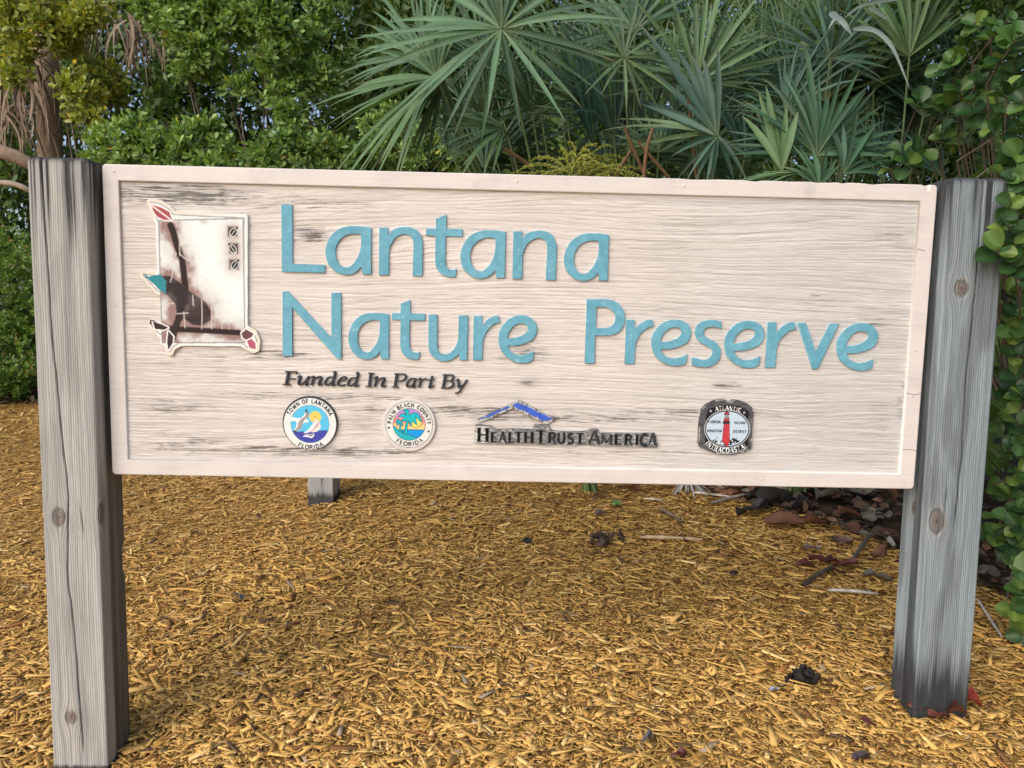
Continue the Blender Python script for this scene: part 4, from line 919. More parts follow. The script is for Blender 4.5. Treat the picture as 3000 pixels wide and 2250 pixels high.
T8 = arr([(0, 0, 0), (.35, .30, .10), (.35, 0, 0), (.35, -.30, .10), (.74, .42, .10), (.74, 0, .02), (.74, -.42, .10), (1, 0, -.06)])   # obovate leaf: along, across, up
T8F4 = [[2, 1, 4, 5], [2, 5, 6, 3]]; T8F3 = [[0, 1, 2], [0, 2, 3], [5, 4, 7], [5, 7, 6]]
T4 = arr([(0, 0, 0), (.55, .42, .10), (1, 0, -.04), (.55, -.42, .10)])
def leaf_quads(name, P, A, N, L, W, C, mat):
    n = len(P); A = unit(A); B = unit(np.cross(N, A)); N = np.cross(A, B); T = T4[None]
    V = P[:, None] + A[:, None] * (T[..., 0:1] * L[:, None, None]) + B[:, None] * (T[..., 1:2] * W[:, None, None]) + N[:, None] * (T[..., 2:3] * W[:, None, None])
    return mesh(name, V.reshape(-1, 3), [np.arange(n * 4).reshape(-1, 4)], mat, np.repeat(C, 4, 0))
def leaf_mesh(name, P, A, N, L, W, C, mat):
    """P base, A axis, N normal (n,3); L, W (n,); C (n,3)"""
    n = len(P); A = unit(A); B = unit(np.cross(N, A)); N = np.cross(A, B)
    T = T8[None]
    V = P[:, None] + A[:, None] * (T[..., 0:1] * L[:, None, None]) + B[:, None] * (T[..., 1:2] * W[:, None, None]) + N[:, None] * (T[..., 2:3] * W[:, None, None])
    o = (np.arange(n) * 8)[:, None, None]
    f4 = (o + np.array(T8F4)[None]).reshape(-1, 4); f3 = (o + np.array(T8F3)[None]).reshape(-1, 3)
    return mesh(name, V.reshape(-1, 3), [f4, f3], mat, np.repeat(C, 8, 0), True)

def tube(paths, sides=5):
    """list of (points (k,3), radii (k,)) -> verts, quads"""
    VV, FF, o = [], [], 0
    ang = np.linspace(0, 2 * np.pi, sides, endpoint=False)
    for p, r in paths:
        p = arr(p); r = np.broadcast_to(arr(r), (len(p),))
        t = unit(np.gradient(p, axis=0)); ref = np.array([.31, .2, .93]); ref = np.where(np.abs(t @ ref)[:, None] > .95, np.array([1., 0, 0]), ref)
        a = unit(np.cross(t, ref)); b = np.cross(t, a)
        V = p[:, None] + (a[:, None] * np.cos(ang)[None, :, None] + b[:, None] * np.sin(ang)[None, :, None]) * r[:, None, None]
        k = len(p); i = o + np.arange(k * sides).reshape(k, sides); j = np.roll(i, -1, 1)
        FF.append(np.stack([i[:-1], j[:-1], j[1:], i[1:]], -1).reshape(-1, 4)); VV.append(V.reshape(-1, 3)); o += k * sides
    return np.concatenate(VV), np.concatenate(FF)

def bez(a, b, c, n=8):
    t = np.linspace(0, 1, n)[:, None]; return (1 - t) ** 2 * a + 2 * t * (1 - t) * b + t * t * c

def sprigs(clumps, per, leaf, pal, nleaf=7, up=.45):
    """clumps: (centre, radius): returns leaf arrays; twig ends cover each clump's shell, each carries a rosette of leaves"""
    P, A, N, L, W, C, tips = [], [], [], [], [], [], []
    for c, r in clumps:
        k = max(4, int(per * (r / .2) ** 2))
        d = unit(rng.normal(size=(k, 3)) + np.array([0, -.35, .25]))
        rr = r * rng.uniform(.6, 1.15, (k, 1)) * np.array([1, .9, .85])
        e = c + d * rr
        ax = unit(d + np.array([0, -.15, up]) + rng.normal(0, .35, (k, 3)))
        tips.append((c, e))
        m = nleaf
        u1 = unit(np.cross(ax, rng.normal(size=(k, 3)))); u2 = np.cross(ax, u1)
        phi = (np.arange(m)[None] * 2.4 + rng.random((k, 1)) * 6.28) + rng.normal(0, .25, (k, m))
        rad_ = u1[:, None] * np.cos(phi)[..., None] + u2[:, None] * np.sin(phi)[..., None]
        f = np.linspace(0, 1, m)[None, :, None]
        pos = e[:, None] - ax[:, None] * (1 - f) * leaf * .9
        la = unit(rad_ * (1.0 - .45 * f) + ax[:, None] * (.35 + .6 * f) + rng.normal(0, .15, (k, m, 3)))
        ln = unit(ax[:, None] * 1.0 - rad_ * .35 + rng.normal(0, .25, (k, m, 3)))
        sz = leaf * rng.uniform(.7, 1.15, (k, m)) * (1 - .25 * f[..., 0])
        P.append(pos.reshape(-1, 3)); A.append(la.reshape(-1, 3)); N.append(ln.reshape(-1, 3)); L.append(sz.ravel()); W.append(sz.ravel() * rng.uniform(.42, .58, k * m))
        t = rng.random((k, 1, 1)) * .6 + rng.random((k, m, 1)) * .4
        cc = lerp(arr(pal[0]), arr(pal[1]), t)
        cc = lerp(cc, arr(pal[2]), (rng.random((k, m, 1)) < pal[3]) * .8)
        cc = lerp(cc, cc * np.array([1.25, 1.2, .9]), f ** 3)
        C.append(cc.reshape(-1, 3))
    return [np.concatenate(q) for q in (P, A, N, L, W, C)], tips

def shrub(name, label, cat, clumps, per, leaf, pal, base, group=None, nleaf=7, twig=.25, stems=4, rad0=.03, quads=False, every=3):
    base = arr(base)
    root = link(name, None, None, base, label=label, cat=cat, group=group)
    clumps = [(arr(c) - base, r) for c, r in clumps]
    (P, A, N, L, W, C), tips = sprigs(clumps, per, leaf, pal, nleaf)
    link('crown', (leaf_quads if quads else leaf_mesh)('crown', P, A, N, L, W, C, M_LEAF), root)
    paths = []
    cs = arr([c for c, _ in clumps])
    hubs = [np.array([0, 0, .0]) + np.array([random.uniform(-.1, .1), random.uniform(-.1, .1), 0]) for _ in range(stems)]
    for i, (c, r) in enumerate(clumps):
        if i % every: continue
        h = hubs[i % stems]; mid = (h + c) / 2 + np.array([random.uniform(-.2, .2), random.uniform(.15, .4), random.uniform(-.1, .2)])
        paths.append((bez(h, mid, c, 9), np.linspace(rad0 * .7, .004, 9)))
    for c, e in tips:
        for q in e[:: max(1, int(1 / twig))]:
            paths.append((np.stack([c, (c + q) / 2 + rng.normal(0, .02, 3), q]), np.array([.005, .0035, .002])))
    V, F = tube(paths, 4)
    link('branches', mesh('branches', V, [F], M_TWIG, None, True), root)
    return root

def K1(x, y): return x / 2.212, y / 2.212                    # coordinates of an enlarged detail of the photograph's top left
def clumpsK(lst, depth, s=.00293):
    out = []
    for q in lst:
        x, y, r = q[:3]; dy = q[3] if len(q) > 3 else 0
        u, v = K1(x, y); out.append((at(u, v, depth + dy), r / 2.212 * s * (depth + dy + 2.19) / 6.3))
    return out

GREEN = ((.095, .175, .034), (.250, .370, .112), (.40, .33, .03), .012)
LIME = ((.130, .170, .028), (.340, .370, .075), (.50, .38, .03), .05)
DEEP = ((.050, .095, .026), (.110, .180, .048), (.20, .18, .03), .01)
def foot(c, dy=0.0):
    a = arr([q for q, _ in c]).mean(0); return (a[0], a[1] + .25 + dy, float(gh(a[0], a[1] + .25 + dy)) - .02)

cA = clumpsK([(520, 620, 130), (580, 760, 120), (480, 520, 90), (330, 190, 150), (430, 290, 110, .1), (130, 320, 110), (100, 480, 100), (45, 150, 130), (600, 80, 130), (300, 70, 140), (500, 170, 110), (640, 470, 110, .3), (720, 520, 110, .3), (700, 640, 110, .4), (60, 20, 140)], 3.9)
shrub('leafy_shrub', 'tall shrub with yellowish green leaves at the far left above the left post', 'shrub', cA, 58, .088, LIME, foot(cA))
cB = clumpsK([(1150, 190, 150), (1290, 330, 150), (1230, 460, 110, .1), (1450, 120, 130), (1330, 60, 130), (1560, 210, 110, .1), (1700, 150, 150), (1850, 190, 120), (1780, 380, 120), (1720, 60, 140), (1550, 560, 90), (1950, 480, 110, .2), (2080, 470, 90, .2), (1820, 650, 130), (1890, 790, 110), (1140, 30, 140), (980, 70, 120, .2), (1560, 30, 130), (1990, 230, 110, .2), (2120, 560, 100, .3), (2060, 60, 120, .5), (1420, 420, 100, .3)], 4.15)
shrub('leafy_shrub', 'big glossy green shrub with drooping sprays left of the fan palms', 'shrub', cB, 60, .088, GREEN, foot(cB))
cC = clumpsK([(900, 840, 120), (800, 960, 160), (1050, 960, 130), (1200, 880, 120, .1), (1340, 830, 100, .2), (950, 1060, 150), (1200, 1050, 140), (700, 900, 110, .1), (1450, 980, 120, .2), (660, 1040, 120), (1400, 1090, 130)], 3.6)
shrub('leafy_shrub', 'low bright green bush just above the top left of the sign', 'shrub', cC, 66, .080, GREEN, foot(cC))
cD = clumpsK([(1700, 1000, 140), (1850, 960, 130), (1980, 1020, 130), (2120, 960, 120), (2200, 1040, 130), (1780, 1090, 130), (1950, 880, 90), (2330, 1000, 90, .3)], 3.3)
shrub('leafy_shrub', 'low rounded bush with upright leaf tufts left of the palm flowers', 'shrub', cD, 66, .080, ((.075, .150, .036), (.200, .310, .100), (.35, .30, .05), .008), foot(cD))
cE = clumpsK([(2560, 800, 150), (2700, 900, 140), (2480, 960, 140), (2750, 1020, 140), (2620, 1060, 150), (2880, 960, 120), (2420, 820, 100), (2950, 1050, 120)], 3.7)
shrub('leafy_shrub', 'shaded small-leaved bush under the big fan palm leaf', 'shrub', cE, 90, .056, GREEN, foot(cE))
# low hedge seen left of the left post
lowc = []
for k in range(130):
    u = random.uniform(-260, 330); v = 680 + 460 * random.random() ** .8; lowc.append((at(u, v, 4.75 + random.uniform(0, .5)), random.uniform(.12, .2)))
RED = ((.080, .160, .03), (.17, .28, .06), (.42, .12, .06), .03)
shrub('low_hedge', 'low clipped hedge with a few reddish leaves left of the left post', 'hedge', lowc, 46, .055, RED, (at(-60, 1130, 5.0)[0], 5.3, float(gh(-4.6, 5.3))), stems=8, rad0=.008, every=30, twig=.05, quads=True)

# trees closing the view behind
def backdrop(label, us, vs_, depth, n, per, leaf, pal, rr=(.3, .55), skip=None, more=[]):
    c = []
    for k in range(n):
        u = random.uniform(*us); v = random.uniform(*vs_)
        if skip and skip(u, v) and random.random() < .8: continue
        c.append((at(u, v, depth + random.uniform(0, 1.2)), random.uniform(*rr)))
    c += more
    b = at((us[0] + us[1]) / 2, 800, depth + .8)
    r = shrub('broadleaf_tree', label, 'tree', c, per, leaf, pal, (b[0], b[1], float(gh(b[0], b[1])) - .05), 'trees closing the view behind the palms', nleaf=6, twig=.04, rad0=.05, quads=True, every=9)
    return r
backdrop('dark dense tree behind the yellowish shrub at far left', (-350, 520), (-250, 1080), 5.6, 150, 11, .13, DEEP)
backdrop('dark dense tree behind the glossy green shrub', (450, 1250), (-250, 640), 5.6, 110, 11, .13, DEEP, more=[(at(random.uniform(1000, 1300), random.uniform(-50, 420), 5.3), .4) for k in range(26)])
backdrop('dark dense tree behind the big fan palm leaf', (1150, 1850), (-250, 640), 5.6, 150, 11, .13, DEEP)
gapf = lambda u, v: (2430 < u < 2790 and 150 < v < 300) or (2330 < u < 2450 and -60 < v < 80) or (2650 < u < 2850 and -80 < v < 60)
backdrop('dark tree with sky glinting through it behind the right palms', (1800, 2950), (-250, 640), 5.8, 260, 13, .10, DEEP, (.22, .42), gapf, [(at(random.uniform(1500, 2950), random.uniform(330, 640), random.uniform(3.9, 4.6)), random.uniform(.22, .34)) for k in range(120)])
backdrop('dark tree behind the round-leaved bush at far right, with unseen crown added overhead for shade', (2850, 3700), (-250, 900), 4.4, 80, 12, .11, DEEP,
         more=[(np.array([random.uniform(1.7, 4.2), random.uniform(-1.6, 3.2), random.uniform(2.95, 4.6)]), random.uniform(.3, .5)) for k in range(85)])  # unseen clumps added overhead so the right side falls in shade

# ---- fan palms
def fan(hub, mid, normal, n, spread, L, W, col, droop=.12, jitter=.05, web=.3, fold=.22):
    hub, mid, normal = arr(hub), unit(arr(mid)), unit(arr(normal))
    n = int(n * 1.25); W = W * .80; L = L * 1.06
    mid = unit(mid - normal * (mid @ normal)); side = np.cross(normal, mid)
    q = np.linspace(-1, 1, n); a = spread / 2 * np.sign(q) * np.abs(q) ** 1.2 + rng.normal(0, .28 * spread / n, n)
    a = np.radians(a)
    tt = np.array([0, .2, .42, .68, .88, 1.0]); wp = np.array([.22, .72, 1.0, .72, .34, .02])
    rel = a / np.radians(spread / 2)
    Lk = L * (1 - .28 * rel ** 2) * rng.uniform(.8, 1.08, n)
    D = np.cos(a)[:, None] * mid + np.sin(a)[:, None] * side
    nr = unit(normal + rng.normal(0, .38, (n, 3)))
    D = unit(D + normal * rng.normal(.05, .14, (n, 1)))
    B = unit(np.cross(nr, D))
    dz = droop * rng.uniform(.5, 1.5, n) * np.where(rng.random(n) < .16, 4.5, 1.0)
    c = hub + D[:, None] * (Lk[:, None] * tt)[..., None] + np.array([0, 0, -1.]) * (dz[:, None] * Lk[:, None] * tt ** 2.4)[..., None] - normal * (.10 * Lk[:, None] * tt ** 2)[..., None]
    w = (W * rng.uniform(.85, 1.15, n))[:, None] * wp[None] / 2
    l = c + B[:, None] * w[..., None] + nr[:, None] * (w * fold * 2)[..., None]; r = c - B[:, None] * w[..., None] + nr[:, None] * (w * fold * 2)[..., None]
    V = np.stack([l, c, r], 2)                        # n, st, 3, 3
    st = len(tt); i = np.arange(n * st * 3).reshape(n, st, 3)
    F = np.concatenate([np.stack([i[:, :-1, q], i[:, 1:, q], i[:, 1:, q + 1], i[:, :-1, q + 1]], -1).reshape(-1, 4) for q in (0, 1)])
    k = rng.uniform(.6, 1.3, (n, 1, 1, 1)) * np.ones((n, st, 3, 1))
    cc = arr(col)[None, None, None] * k
    cc[:, :, 1] *= 1.22
    tipc = np.zeros((n, st, 3, 1)); tipc[:, -1] = .8; tipc[:, -2] = .15
    cc = lerp(cc, np.array([.20, .15, .08]), tipc * (rng.random((n, 1, 1, 1)) < .6))
    cc[:, 0] = lerp(cc[:, 0], np.array([.16, .20, .08]), .5)
    return V.reshape(-1, 3), F, cc.reshape(-1, 3)

PALM = [(.046, .106, .058), (.064, .132, .068), (.034, .082, .054), (.076, .142, .058), (.046, .100, .074), (.092, .158, .074)]
def cv(theta, up=0.0):
    """direction in the picture plane: degrees from right, counter-clockwise"""
    t = rad(theta); return CAMR @ np.array([math.cos(t), math.sin(t), up])
def toward(ax=0., ay=0.):
    """normal facing the camera, tilted by ax (left-right) and ay (up)"""
    return CAMR @ unit(np.array([math.sin(rad(ax)), math.sin(rad(ay)), math.cos(rad(ax)) * math.cos(rad(ay))]))
def palm(label, base, fronds, group='fan palms behind the sign', extra=0, spread_r=.5):
    base = arr(base)
    root = link('fan_palm', None, None, base, label=label, cat='palm', group=None)
    for fr in fronds:
        (u, v, y), th, (ax, ay), n, spread, L, W = fr[:7]
        droop = fr[7] if len(fr) > 7 else .10
        hub = at(u, v, y) if u is not None else arr(v)
        col = random.choice(PALM)
        V, F, C = fan(hub - base, cv(th), toward(ax, ay), n, spread, L, W, col, droop)
        f = link('frond', mesh('frond', V, [F], M_FAN, C, False), root)
        h = hub - base; d = np.linalg.norm(h)
        midp = h * .5 + np.array([random.uniform(-.05, .05), random.uniform(0, .1), .10 * d])
        pv, pf = tube([(bez(np.array([random.uniform(-.04, .04), random.uniform(-.04, .04), .05]), midp, h, 9), np.linspace(.011, .0055, 9))], 5)
        link('petiole', mesh('petiole', pv, [pf], M_FAN, np.repeat(arr([[.10, .145, .06]]), len(pv), 0), True), f)
    for k in range(extra):
        t = random.uniform(15, 165); rr = spread_r * random.uniform(.6, 1.25)
        hub = base + np.array([math.cos(rad(t)) * rr, random.uniform(0, .6), .75 + math.sin(rad(t)) * rr * 1.3])
        V, F, C = fan(hub - base, cv(t + random.uniform(-20, 20), random.uniform(-.3, .5)), toward(random.uniform(-55, 55), random.uniform(-20, 60)), random.randint(16, 24), random.uniform(130, 230), random.uniform(.38, .6), .027, random.choice(PALM), .14)
        f = link('frond', mesh('frond', V, [F], M_FAN, C, False), root)
        h = hub - base
        pv, pf = tube([(bez(np.zeros(3), h * .5 + np.array([0, 0, .08]), h, 8), np.linspace(.011, .0055, 8))], 5)
        link('petiole', mesh('petiole', pv, [pf], M_FAN, np.repeat(arr([[.10, .145, .06]]), len(pv), 0), True), f)
    return root
def pbase(u, y):
    p = at(u, 560, y); return (p[0], y, float(gh(p[0], y)))
# base of the palms is hidden behind the board; crowns rise from about board height
def back_fans(us, n, y0=1.9, y1=2.7):
    """more leaves of the same palm further back: upright, narrow, crossing"""
    out = []
    for k in range(n):
        u = random.uniform(*us); v = random.uniform(150, 520); th = 90 + random.gauss(0, 34)
        out.append(((u, v, random.uniform(y0, y1)), th, (random.uniform(-60, 60), random.uniform(-25, 35)), random.randint(18, 28), random.uniform(80, 165), random.uniform(.5, .75), random.uniform(.018, .026), .08))
    return out
palmA = palm('fan palm with the biggest star-shaped leaf, at top centre', pbase(1760, 1.75), [
    ((1469, 85, 1.15), 112, (-6, 8), 31, 330, .64, .036, .06), ((1280, 228, 1.30), 160, (-32, 28), 24, 190, .70, .040, .05), ((1477, 375, 1.45), 195, (10, 35), 14, 130, .36, .030),
    ((1300, 235, 1.36), 228, (-20, -25), 9, 100, .40, .028, .10), ((1560, 330, 1.8), 135, (45, 10), 16, 80, .62, .026), ((1650, 200, 2.0), 75, (30, 20), 20, 130, .6, .026), ((1250, 170, 1.9), 140, (-30, 10), 22, 110, .66, .032)] + back_fans((1300, 1780), 13))
palmB = palm('fan palm with a small drooping star leaf right of top centre', pbase(1900, 1.95), [
    ((1828, 168, 1.30), 80, (5, 5), 16, 330, .32, .024, .12), ((1859, 90, 1.5), 105, (-20, 10), 26, 160, .5, .030), ((1929, 447, 1.5), 90, (0, 10), 16, 170, .32, .022), ((1800, 400, 1.7), 118, (35, 5), 16, 70, .66, .026), ((1740, 440, 1.6), 112, (50, 5), 10, 50, .7, .030)] + back_fans((1700, 2000), 12))
palmC = palm('fan palm with two broad upright leaves above the sign', pbase(2090, 1.85), [
    ((2041, 241, 1.5), 88, (4, 4), 30, 190, .60, .030, .04), ((2103, 400, 1.2), 122, (-25, 6), 9, 62, .66, .046, .04), ((2103, 400, 1.2), 250, (-20, 10), 8, 150, .24, .028, .12), ((2085, 392, 1.24), 150, (-15, 30), 6, 40, .5, .026, .12), ((2180, 470, 1.7), 70, (35, 20), 16, 90, .5, .028), ((2050, 480, 1.9), 100, (-40, 15), 18, 100, .6, .026)] + back_fans((1980, 2250), 10))
palmD = palm('fan palm spreading low behind the right half of the sign', pbase(2390, 1.65), [
    ((2393, 455, 1.15), 86, (5, 14), 36, 190, .52, .032, .05), ((2432, 170, 1.75), 92, (0, -8), 22, 230, .40, .028, .06), ((2345, 505, .95), 170, (-10, 66), 14, 80, .46, .030, .22), ((2290, 500, 1.1), 102, (-25, 5), 9, 46, .42, .044), ((2470, 510, 1.05), 50, (15, 20), 14, 80, .42, .030), ((2400, 548, .9), 92, (0, 20), 9, 80, .28, .032), ((2300, 330, 1.6), 60, (-30, 5), 12, 70, .55, .022, .2)] + back_fans((2230, 2560), 14))
palmE = palm('fan palm with one tall upright leaf near the top right corner', pbase(2610, 1.9), [
    ((2664, 165, 1.7), 95, (-4, 4), 28, 120, .52, .030, .03), ((2560, 470, 1.6), 55, (25, 15), 16, 100, .42, .028), ((2760, 520, 1.7), 100, (25, 25), 14, 110, .42, .026)] + back_fans((2500, 2850), 11))
# bent silvery leaflets at the top right
def straps(name, strips, col, parent, base, mat=M_FAN):
    VV, FF, CC, o = [], [], [], 0
    for pts, w in strips:
        p = refine(arr(pts), 5); k = len(p); t = unit(np.gradient(p, axis=0)); b = unit(np.cross(t, CAMP - p.mean(0) + rng.normal(0, .25, 3)))
        ww = w * np.interp(np.linspace(0, 1, k), [0, .15, .6, 1], [.5, 1, .8, .05])[:, None] / 2
        n = np.cross(b, t)
        V = np.stack([p + b * ww + n * ww * .3, p, p - b * ww + n * ww * .3], 1) - base
        i = o + np.arange(k * 3).reshape(k, 3)
        FF += [np.stack([i[:-1, q], i[1:, q], i[1:, q + 1], i[:-1, q + 1]], -1) for q in (0, 1)]
        VV.append(V.reshape(-1, 3)); CC.append(np.repeat(arr([col]) * rng.uniform(.8, 1.2), k * 3, 0)); o += k * 3
    return link(name, mesh(name, np.concatenate(VV), [np.concatenate(FF)], mat, np.concatenate(CC), True), parent)
eb = np.array(palmE.location)
straps('bent_leaflet', [([at(2680, -12, 1.3), at(2590, 0, 1.3), at(2520, 18, 1.28), at(2472, 55, 1.26)], .020), ([at(2430, 38, 1.3), at(2450, 45, 1.28), at(2440, 62, 1.26), at(2426, 86, 1.26)], .020), ([at(2430, 38, 1.27), at(2462, 58, 1.26), at(2482, 82, 1.25), at(2497, 104, 1.25)], .026), ([at(2545, 22, 1.3), at(2575, 38, 1.3), at(2602, 60, 1.3)], .020),
                        ([at(2500, 85, 1.3), at(2560, 88, 1.28), at(2615, 140, 1.26), at(2665, 260, 1.26)], .022)], (.20, .27, .27), palmE, eb)
# flowering stalks of the first palm
ab = np.array(palmA.location)
flV, flF, flC, o = [], [], [], 0
stalks, beadsP = [], []
for k in range(36):
    u0, v0 = 1690 + random.uniform(-30, 30), 520 + random.uniform(-20, 30)
    ang = random.uniform(5, 175); ln = random.uniform(110, 260)
    u1, v1 = u0 + math.cos(rad(ang)) * ln, v0 - math.sin(rad(ang)) * ln * .62
    y0 = 1.25 + random.uniform(-.12, .12)
    a, c = at(u0, v0, y0), at(u1, v1 + random.uniform(10, 60), y0 + random.uniform(-.15, .15)); b = (a + c) / 2 + np.array([0, 0, random.uniform(.06, .13)])
    p = bez(a, b, c, 12); stalks.append((p - ab, np.linspace(.003, .0012, 12)))
    q = bez(a, b, c, 46)[6:] - ab
    beadsP.append(q + rng.normal(0, .0016, q.shape))
V, F = tube(stalks, 4)
fl = link('flower_stalks', mesh('flower_stalks', V, [F], M_FAN, np.repeat(arr([[.22, .24, .05]]), len(V), 0), True), palmA)
bp = np.concatenate(beadsP); bp = np.repeat(bp, 2, 0) + rng.normal(0, .0030, (len(bp) * 2, 3)); n = len(bp)
octv = arr([(1, 0, 0), (-1, 0, 0), (0, 1, 0), (0, -1, 0), (0, 0, 1), (0, 0, -1)]) * .0038
octf = np.array([(0, 2, 4), (2, 1, 4), (1, 3, 4), (3, 0, 4), (2, 0, 5), (1, 2, 5), (3, 1, 5), (0, 3, 5)])
V = (bp[:, None] + octv[None] * rng.uniform(.7, 1.2, (n, 1, 1))).reshape(-1, 3)
b_ = link('flower_buds', mesh('flower_buds', V, [(np.arange(n)[:, None, None] * 6 + octf[None]).reshape(-1, 3)], M_FAN, np.repeat(lerp(arr([.24, .28, .045]), arr([.42, .42, .08]), rng.random((n, 1))), 6, 0), True), fl)
b_['kind'] = 'stuff'
# brown cut leaf stems
for (u0, v0, u1, v1, y, w, lab) in ((1828, 370, 1895, 530, 1.15, .009, 0), (1913, 375, 1888, 530, 1.1, .009, 0), (1870, 415, 1960, 520, 1.2, .008, 0), (2015, 265, 2040, 520, 1.3, .008, 0), (1850, 440, 1800, 525, 1.2, .009, 0), (1475, 435, 1560, 490, 1.2, .008, 0)):
    a, c = at(u0, v0, y), at(u1, v1, y + .1); b = (a + c) / 2 + rng.normal(0, .01, 3)
    bb_ = np.array(palmB.location)
    V, F = tube([(bez(a, b, c, 6) - bb_, np.array([w * .75, w * .9, w, w, w, w]))], 6)
    link('cut_stem', mesh('cut_stem', V, [F], M_DRY, np.repeat(arr([[.19, .115, .062]]) * random.uniform(.6, 1.1), len(V), 0), True), palmB)

# ---- old palm with a skirt of dead leaves, far left
tb = at(165, 480, 4.4); tz = float(gh(tb[0], 4.4))
old = link('old_palm', None, None, (tb[0], 4.4, tz), label='old palm trunk with a skirt of hanging dead brown leaves at far left', cat='palm')
k = 60; zz = np.linspace(0, 3.6, k); pts = np.stack([np.interp(zz, [0, 1.2, 2.0, 3.6], [.02, 0, -.08, -.12]), zz * .03, zz], 1)
rr = np.interp(zz, [0, .3, 1.5, 2.2, 3.6], [.17, .15, .125, .10, .09]) * (1 + .05 * np.sin(zz * 55)) 
V, F = tube([(pts, rr)], 16)
link('trunk', mesh('trunk', V, [F], M_BARK, lerp(arr([.20, .145, .10]), arr([.33, .25, .18]), fbm(V[:, 0] * 20, V[:, 2] * 30, 4)[:, None]), True), old)
def dead_strips(u, v, y, n, ln, su, col0=(.16, .115, .085), col1=(.34, .26, .19)):
    S, B = [], arr(old.location)
    VV, FF, CC, o = [], [], [], 0
    for q in range(n):
        a = at(u + random.uniform(-su, su) * .4, v + random.uniform(-20, 20), y + random.uniform(-.2, .2)); dx = random.uniform(-.35, .35); L = ln * random.uniform(.5, 1.15)
        c = a + np.array([dx * .6, random.uniform(-.15, .15), -L]); b = a + np.array([dx * .7, random.uniform(-.15, .1), -L * .3])
        p = bez(a, b, c, 8); t = unit(np.gradient(p, axis=0)); bb = unit(np.cross(t, rng.normal(size=3) + np.array([0, -1.2, 0]))); w = random.uniform(.012, .030) * np.interp(np.linspace(0, 1, 8), [0, .2, .8, 1], [.6, 1, .7, .1])[:, None] / 2
        nn = np.cross(bb, t); V = np.stack([p + bb * w + nn * w * .5, p, p - bb * w + nn * w * .5], 1) - B
        i = o + np.arange(24).reshape(8, 3); FF += [np.stack([i[:-1, z], i[1:, z], i[1:, z + 1], i[:-1, z + 1]], -1) for z in (0, 1)]
        VV.append(V.reshape(-1, 3)); CC.append(np.repeat(lerp(arr(col0), arr(col1), random.random())[None], 24, 0)); o += 24
    return mesh('dead_frond', np.concatenate(VV), [np.concatenate(FF)], M_DRY, np.concatenate(CC))
for (u, v, n, ln, su, y) in ((20, 180, 16, .75, 90, 4.25), (90, 170, 16, .75, 90, 4.15), (60, 230, 14, .6, 80, 4.05), (150, 200, 10, .55, 60, 4.3), (-40, 200, 14, .7, 80, 4.2), (30, 320, 12, .45, 90, 4.1), (110, 300, 10, .45, 60, 4.05), (390, 60, 16, .55, 110, 4.7), (330, 30, 14, .6, 90, 4.75), (440, 90, 12, .45, 80, 4.7), (300, -20, 12, .5, 100, 4.8)):
    link('dead_frond', dead_strips(u, v, y, n, ln, su), old)
def log_tube(name, label, pts, r, col0, col1):
    p = refine(arr(pts), 8); k = len(p)
    r_ = np.interp(np.linspace(0, 1, k), np.linspace(0, 1, len(r)), r) * (1 + .05 * np.sin(np.arange(k) * 1.9))
    V, F = tube([(p - p[0], r_)], 12)
    c = lerp(arr(col0), arr(col1), fbm(V[:, 0] * 14, V[:, 2] * 30, 8)[:, None])
    return link(name, mesh(name, V, [F], M_BARK, c, True), None, tuple(p[0]), label=label, cat='branch')
log_tube('fallen_log', 'thick brown bent trunk at the left edge beside the left post', [at(-160, 400, 3.9), at(-40, 432, 3.7), at(70, 470, 3.6), at(170, 540, 3.8), at(230, 700, 4.3)], [.062, .058, .05, .042, .04], (.13, .095, .07), (.27, .20, .145))
log_tube('fallen_branch', 'thin pale branch below the bent trunk at the left edge', [at(-120, 560, 3.8), at(0, 535, 3.7), at(90, 560, 3.7), at(180, 640, 4.0)], [.026, .022, .02, .016], (.20, .17, .14), (.40, .33, .26))
# ------------------------------------------------------------------ round-leaved bush close by on the right
def round_leaf(cup, fold, seed):
    r2 = np.random.default_rng(seed)
    tt = np.array([0, .12, .35, .6, .82, .95, 1.0]); wd = np.array([.03, .22, .40, .46, .38, .20, .03]) * r2.uniform(.92, 1.08)
    V = []
    for t, w in zip(tt, wd):
        for s in (-1, -.5, 0, .5, 1):
            V.append((s * w * 1.0, t + (.04 * (1 - abs(s)) * 0), cup * (w * s) ** 2 * 3 + fold * abs(s) * w - .10 * t * t + .02 * math.sin(7 * t + s * 2 + seed)))
    V = arr(V); V[-3, 1] -= .02
    i = np.arange(35).reshape(7, 5)
    F = np.stack([i[:-1, :-1], i[:-1, 1:], i[1:, 1:], i[1:, :-1]], -1).reshape(-1, 4)
    base = arr([(.040, .094, .024), (.056, .124, .030), (.030, .074, .024), (.105, .175, .036)][seed % 4])
    col = np.repeat(base[None], 35, 0); col[2::5] *= 1.35
    return mesh('leaf', V, [F], M_COCO, col, True)
RL = [round_leaf(.28, .10, s) for s in range(8)]
base = np.array([2.25, .75, float(gh(2.25, .75)) - .02])
coco = link('round_leaved_bush', None, None, base, label='bush with large round glossy green leaves along the right edge, beside the right post', cat='bush')
K3 = lambda x, y: (1700 + x / 1.7015, y / 1.7015)
K4 = lambda x, y: (2600 + x / .948, 500 + y / .948)
spots = []
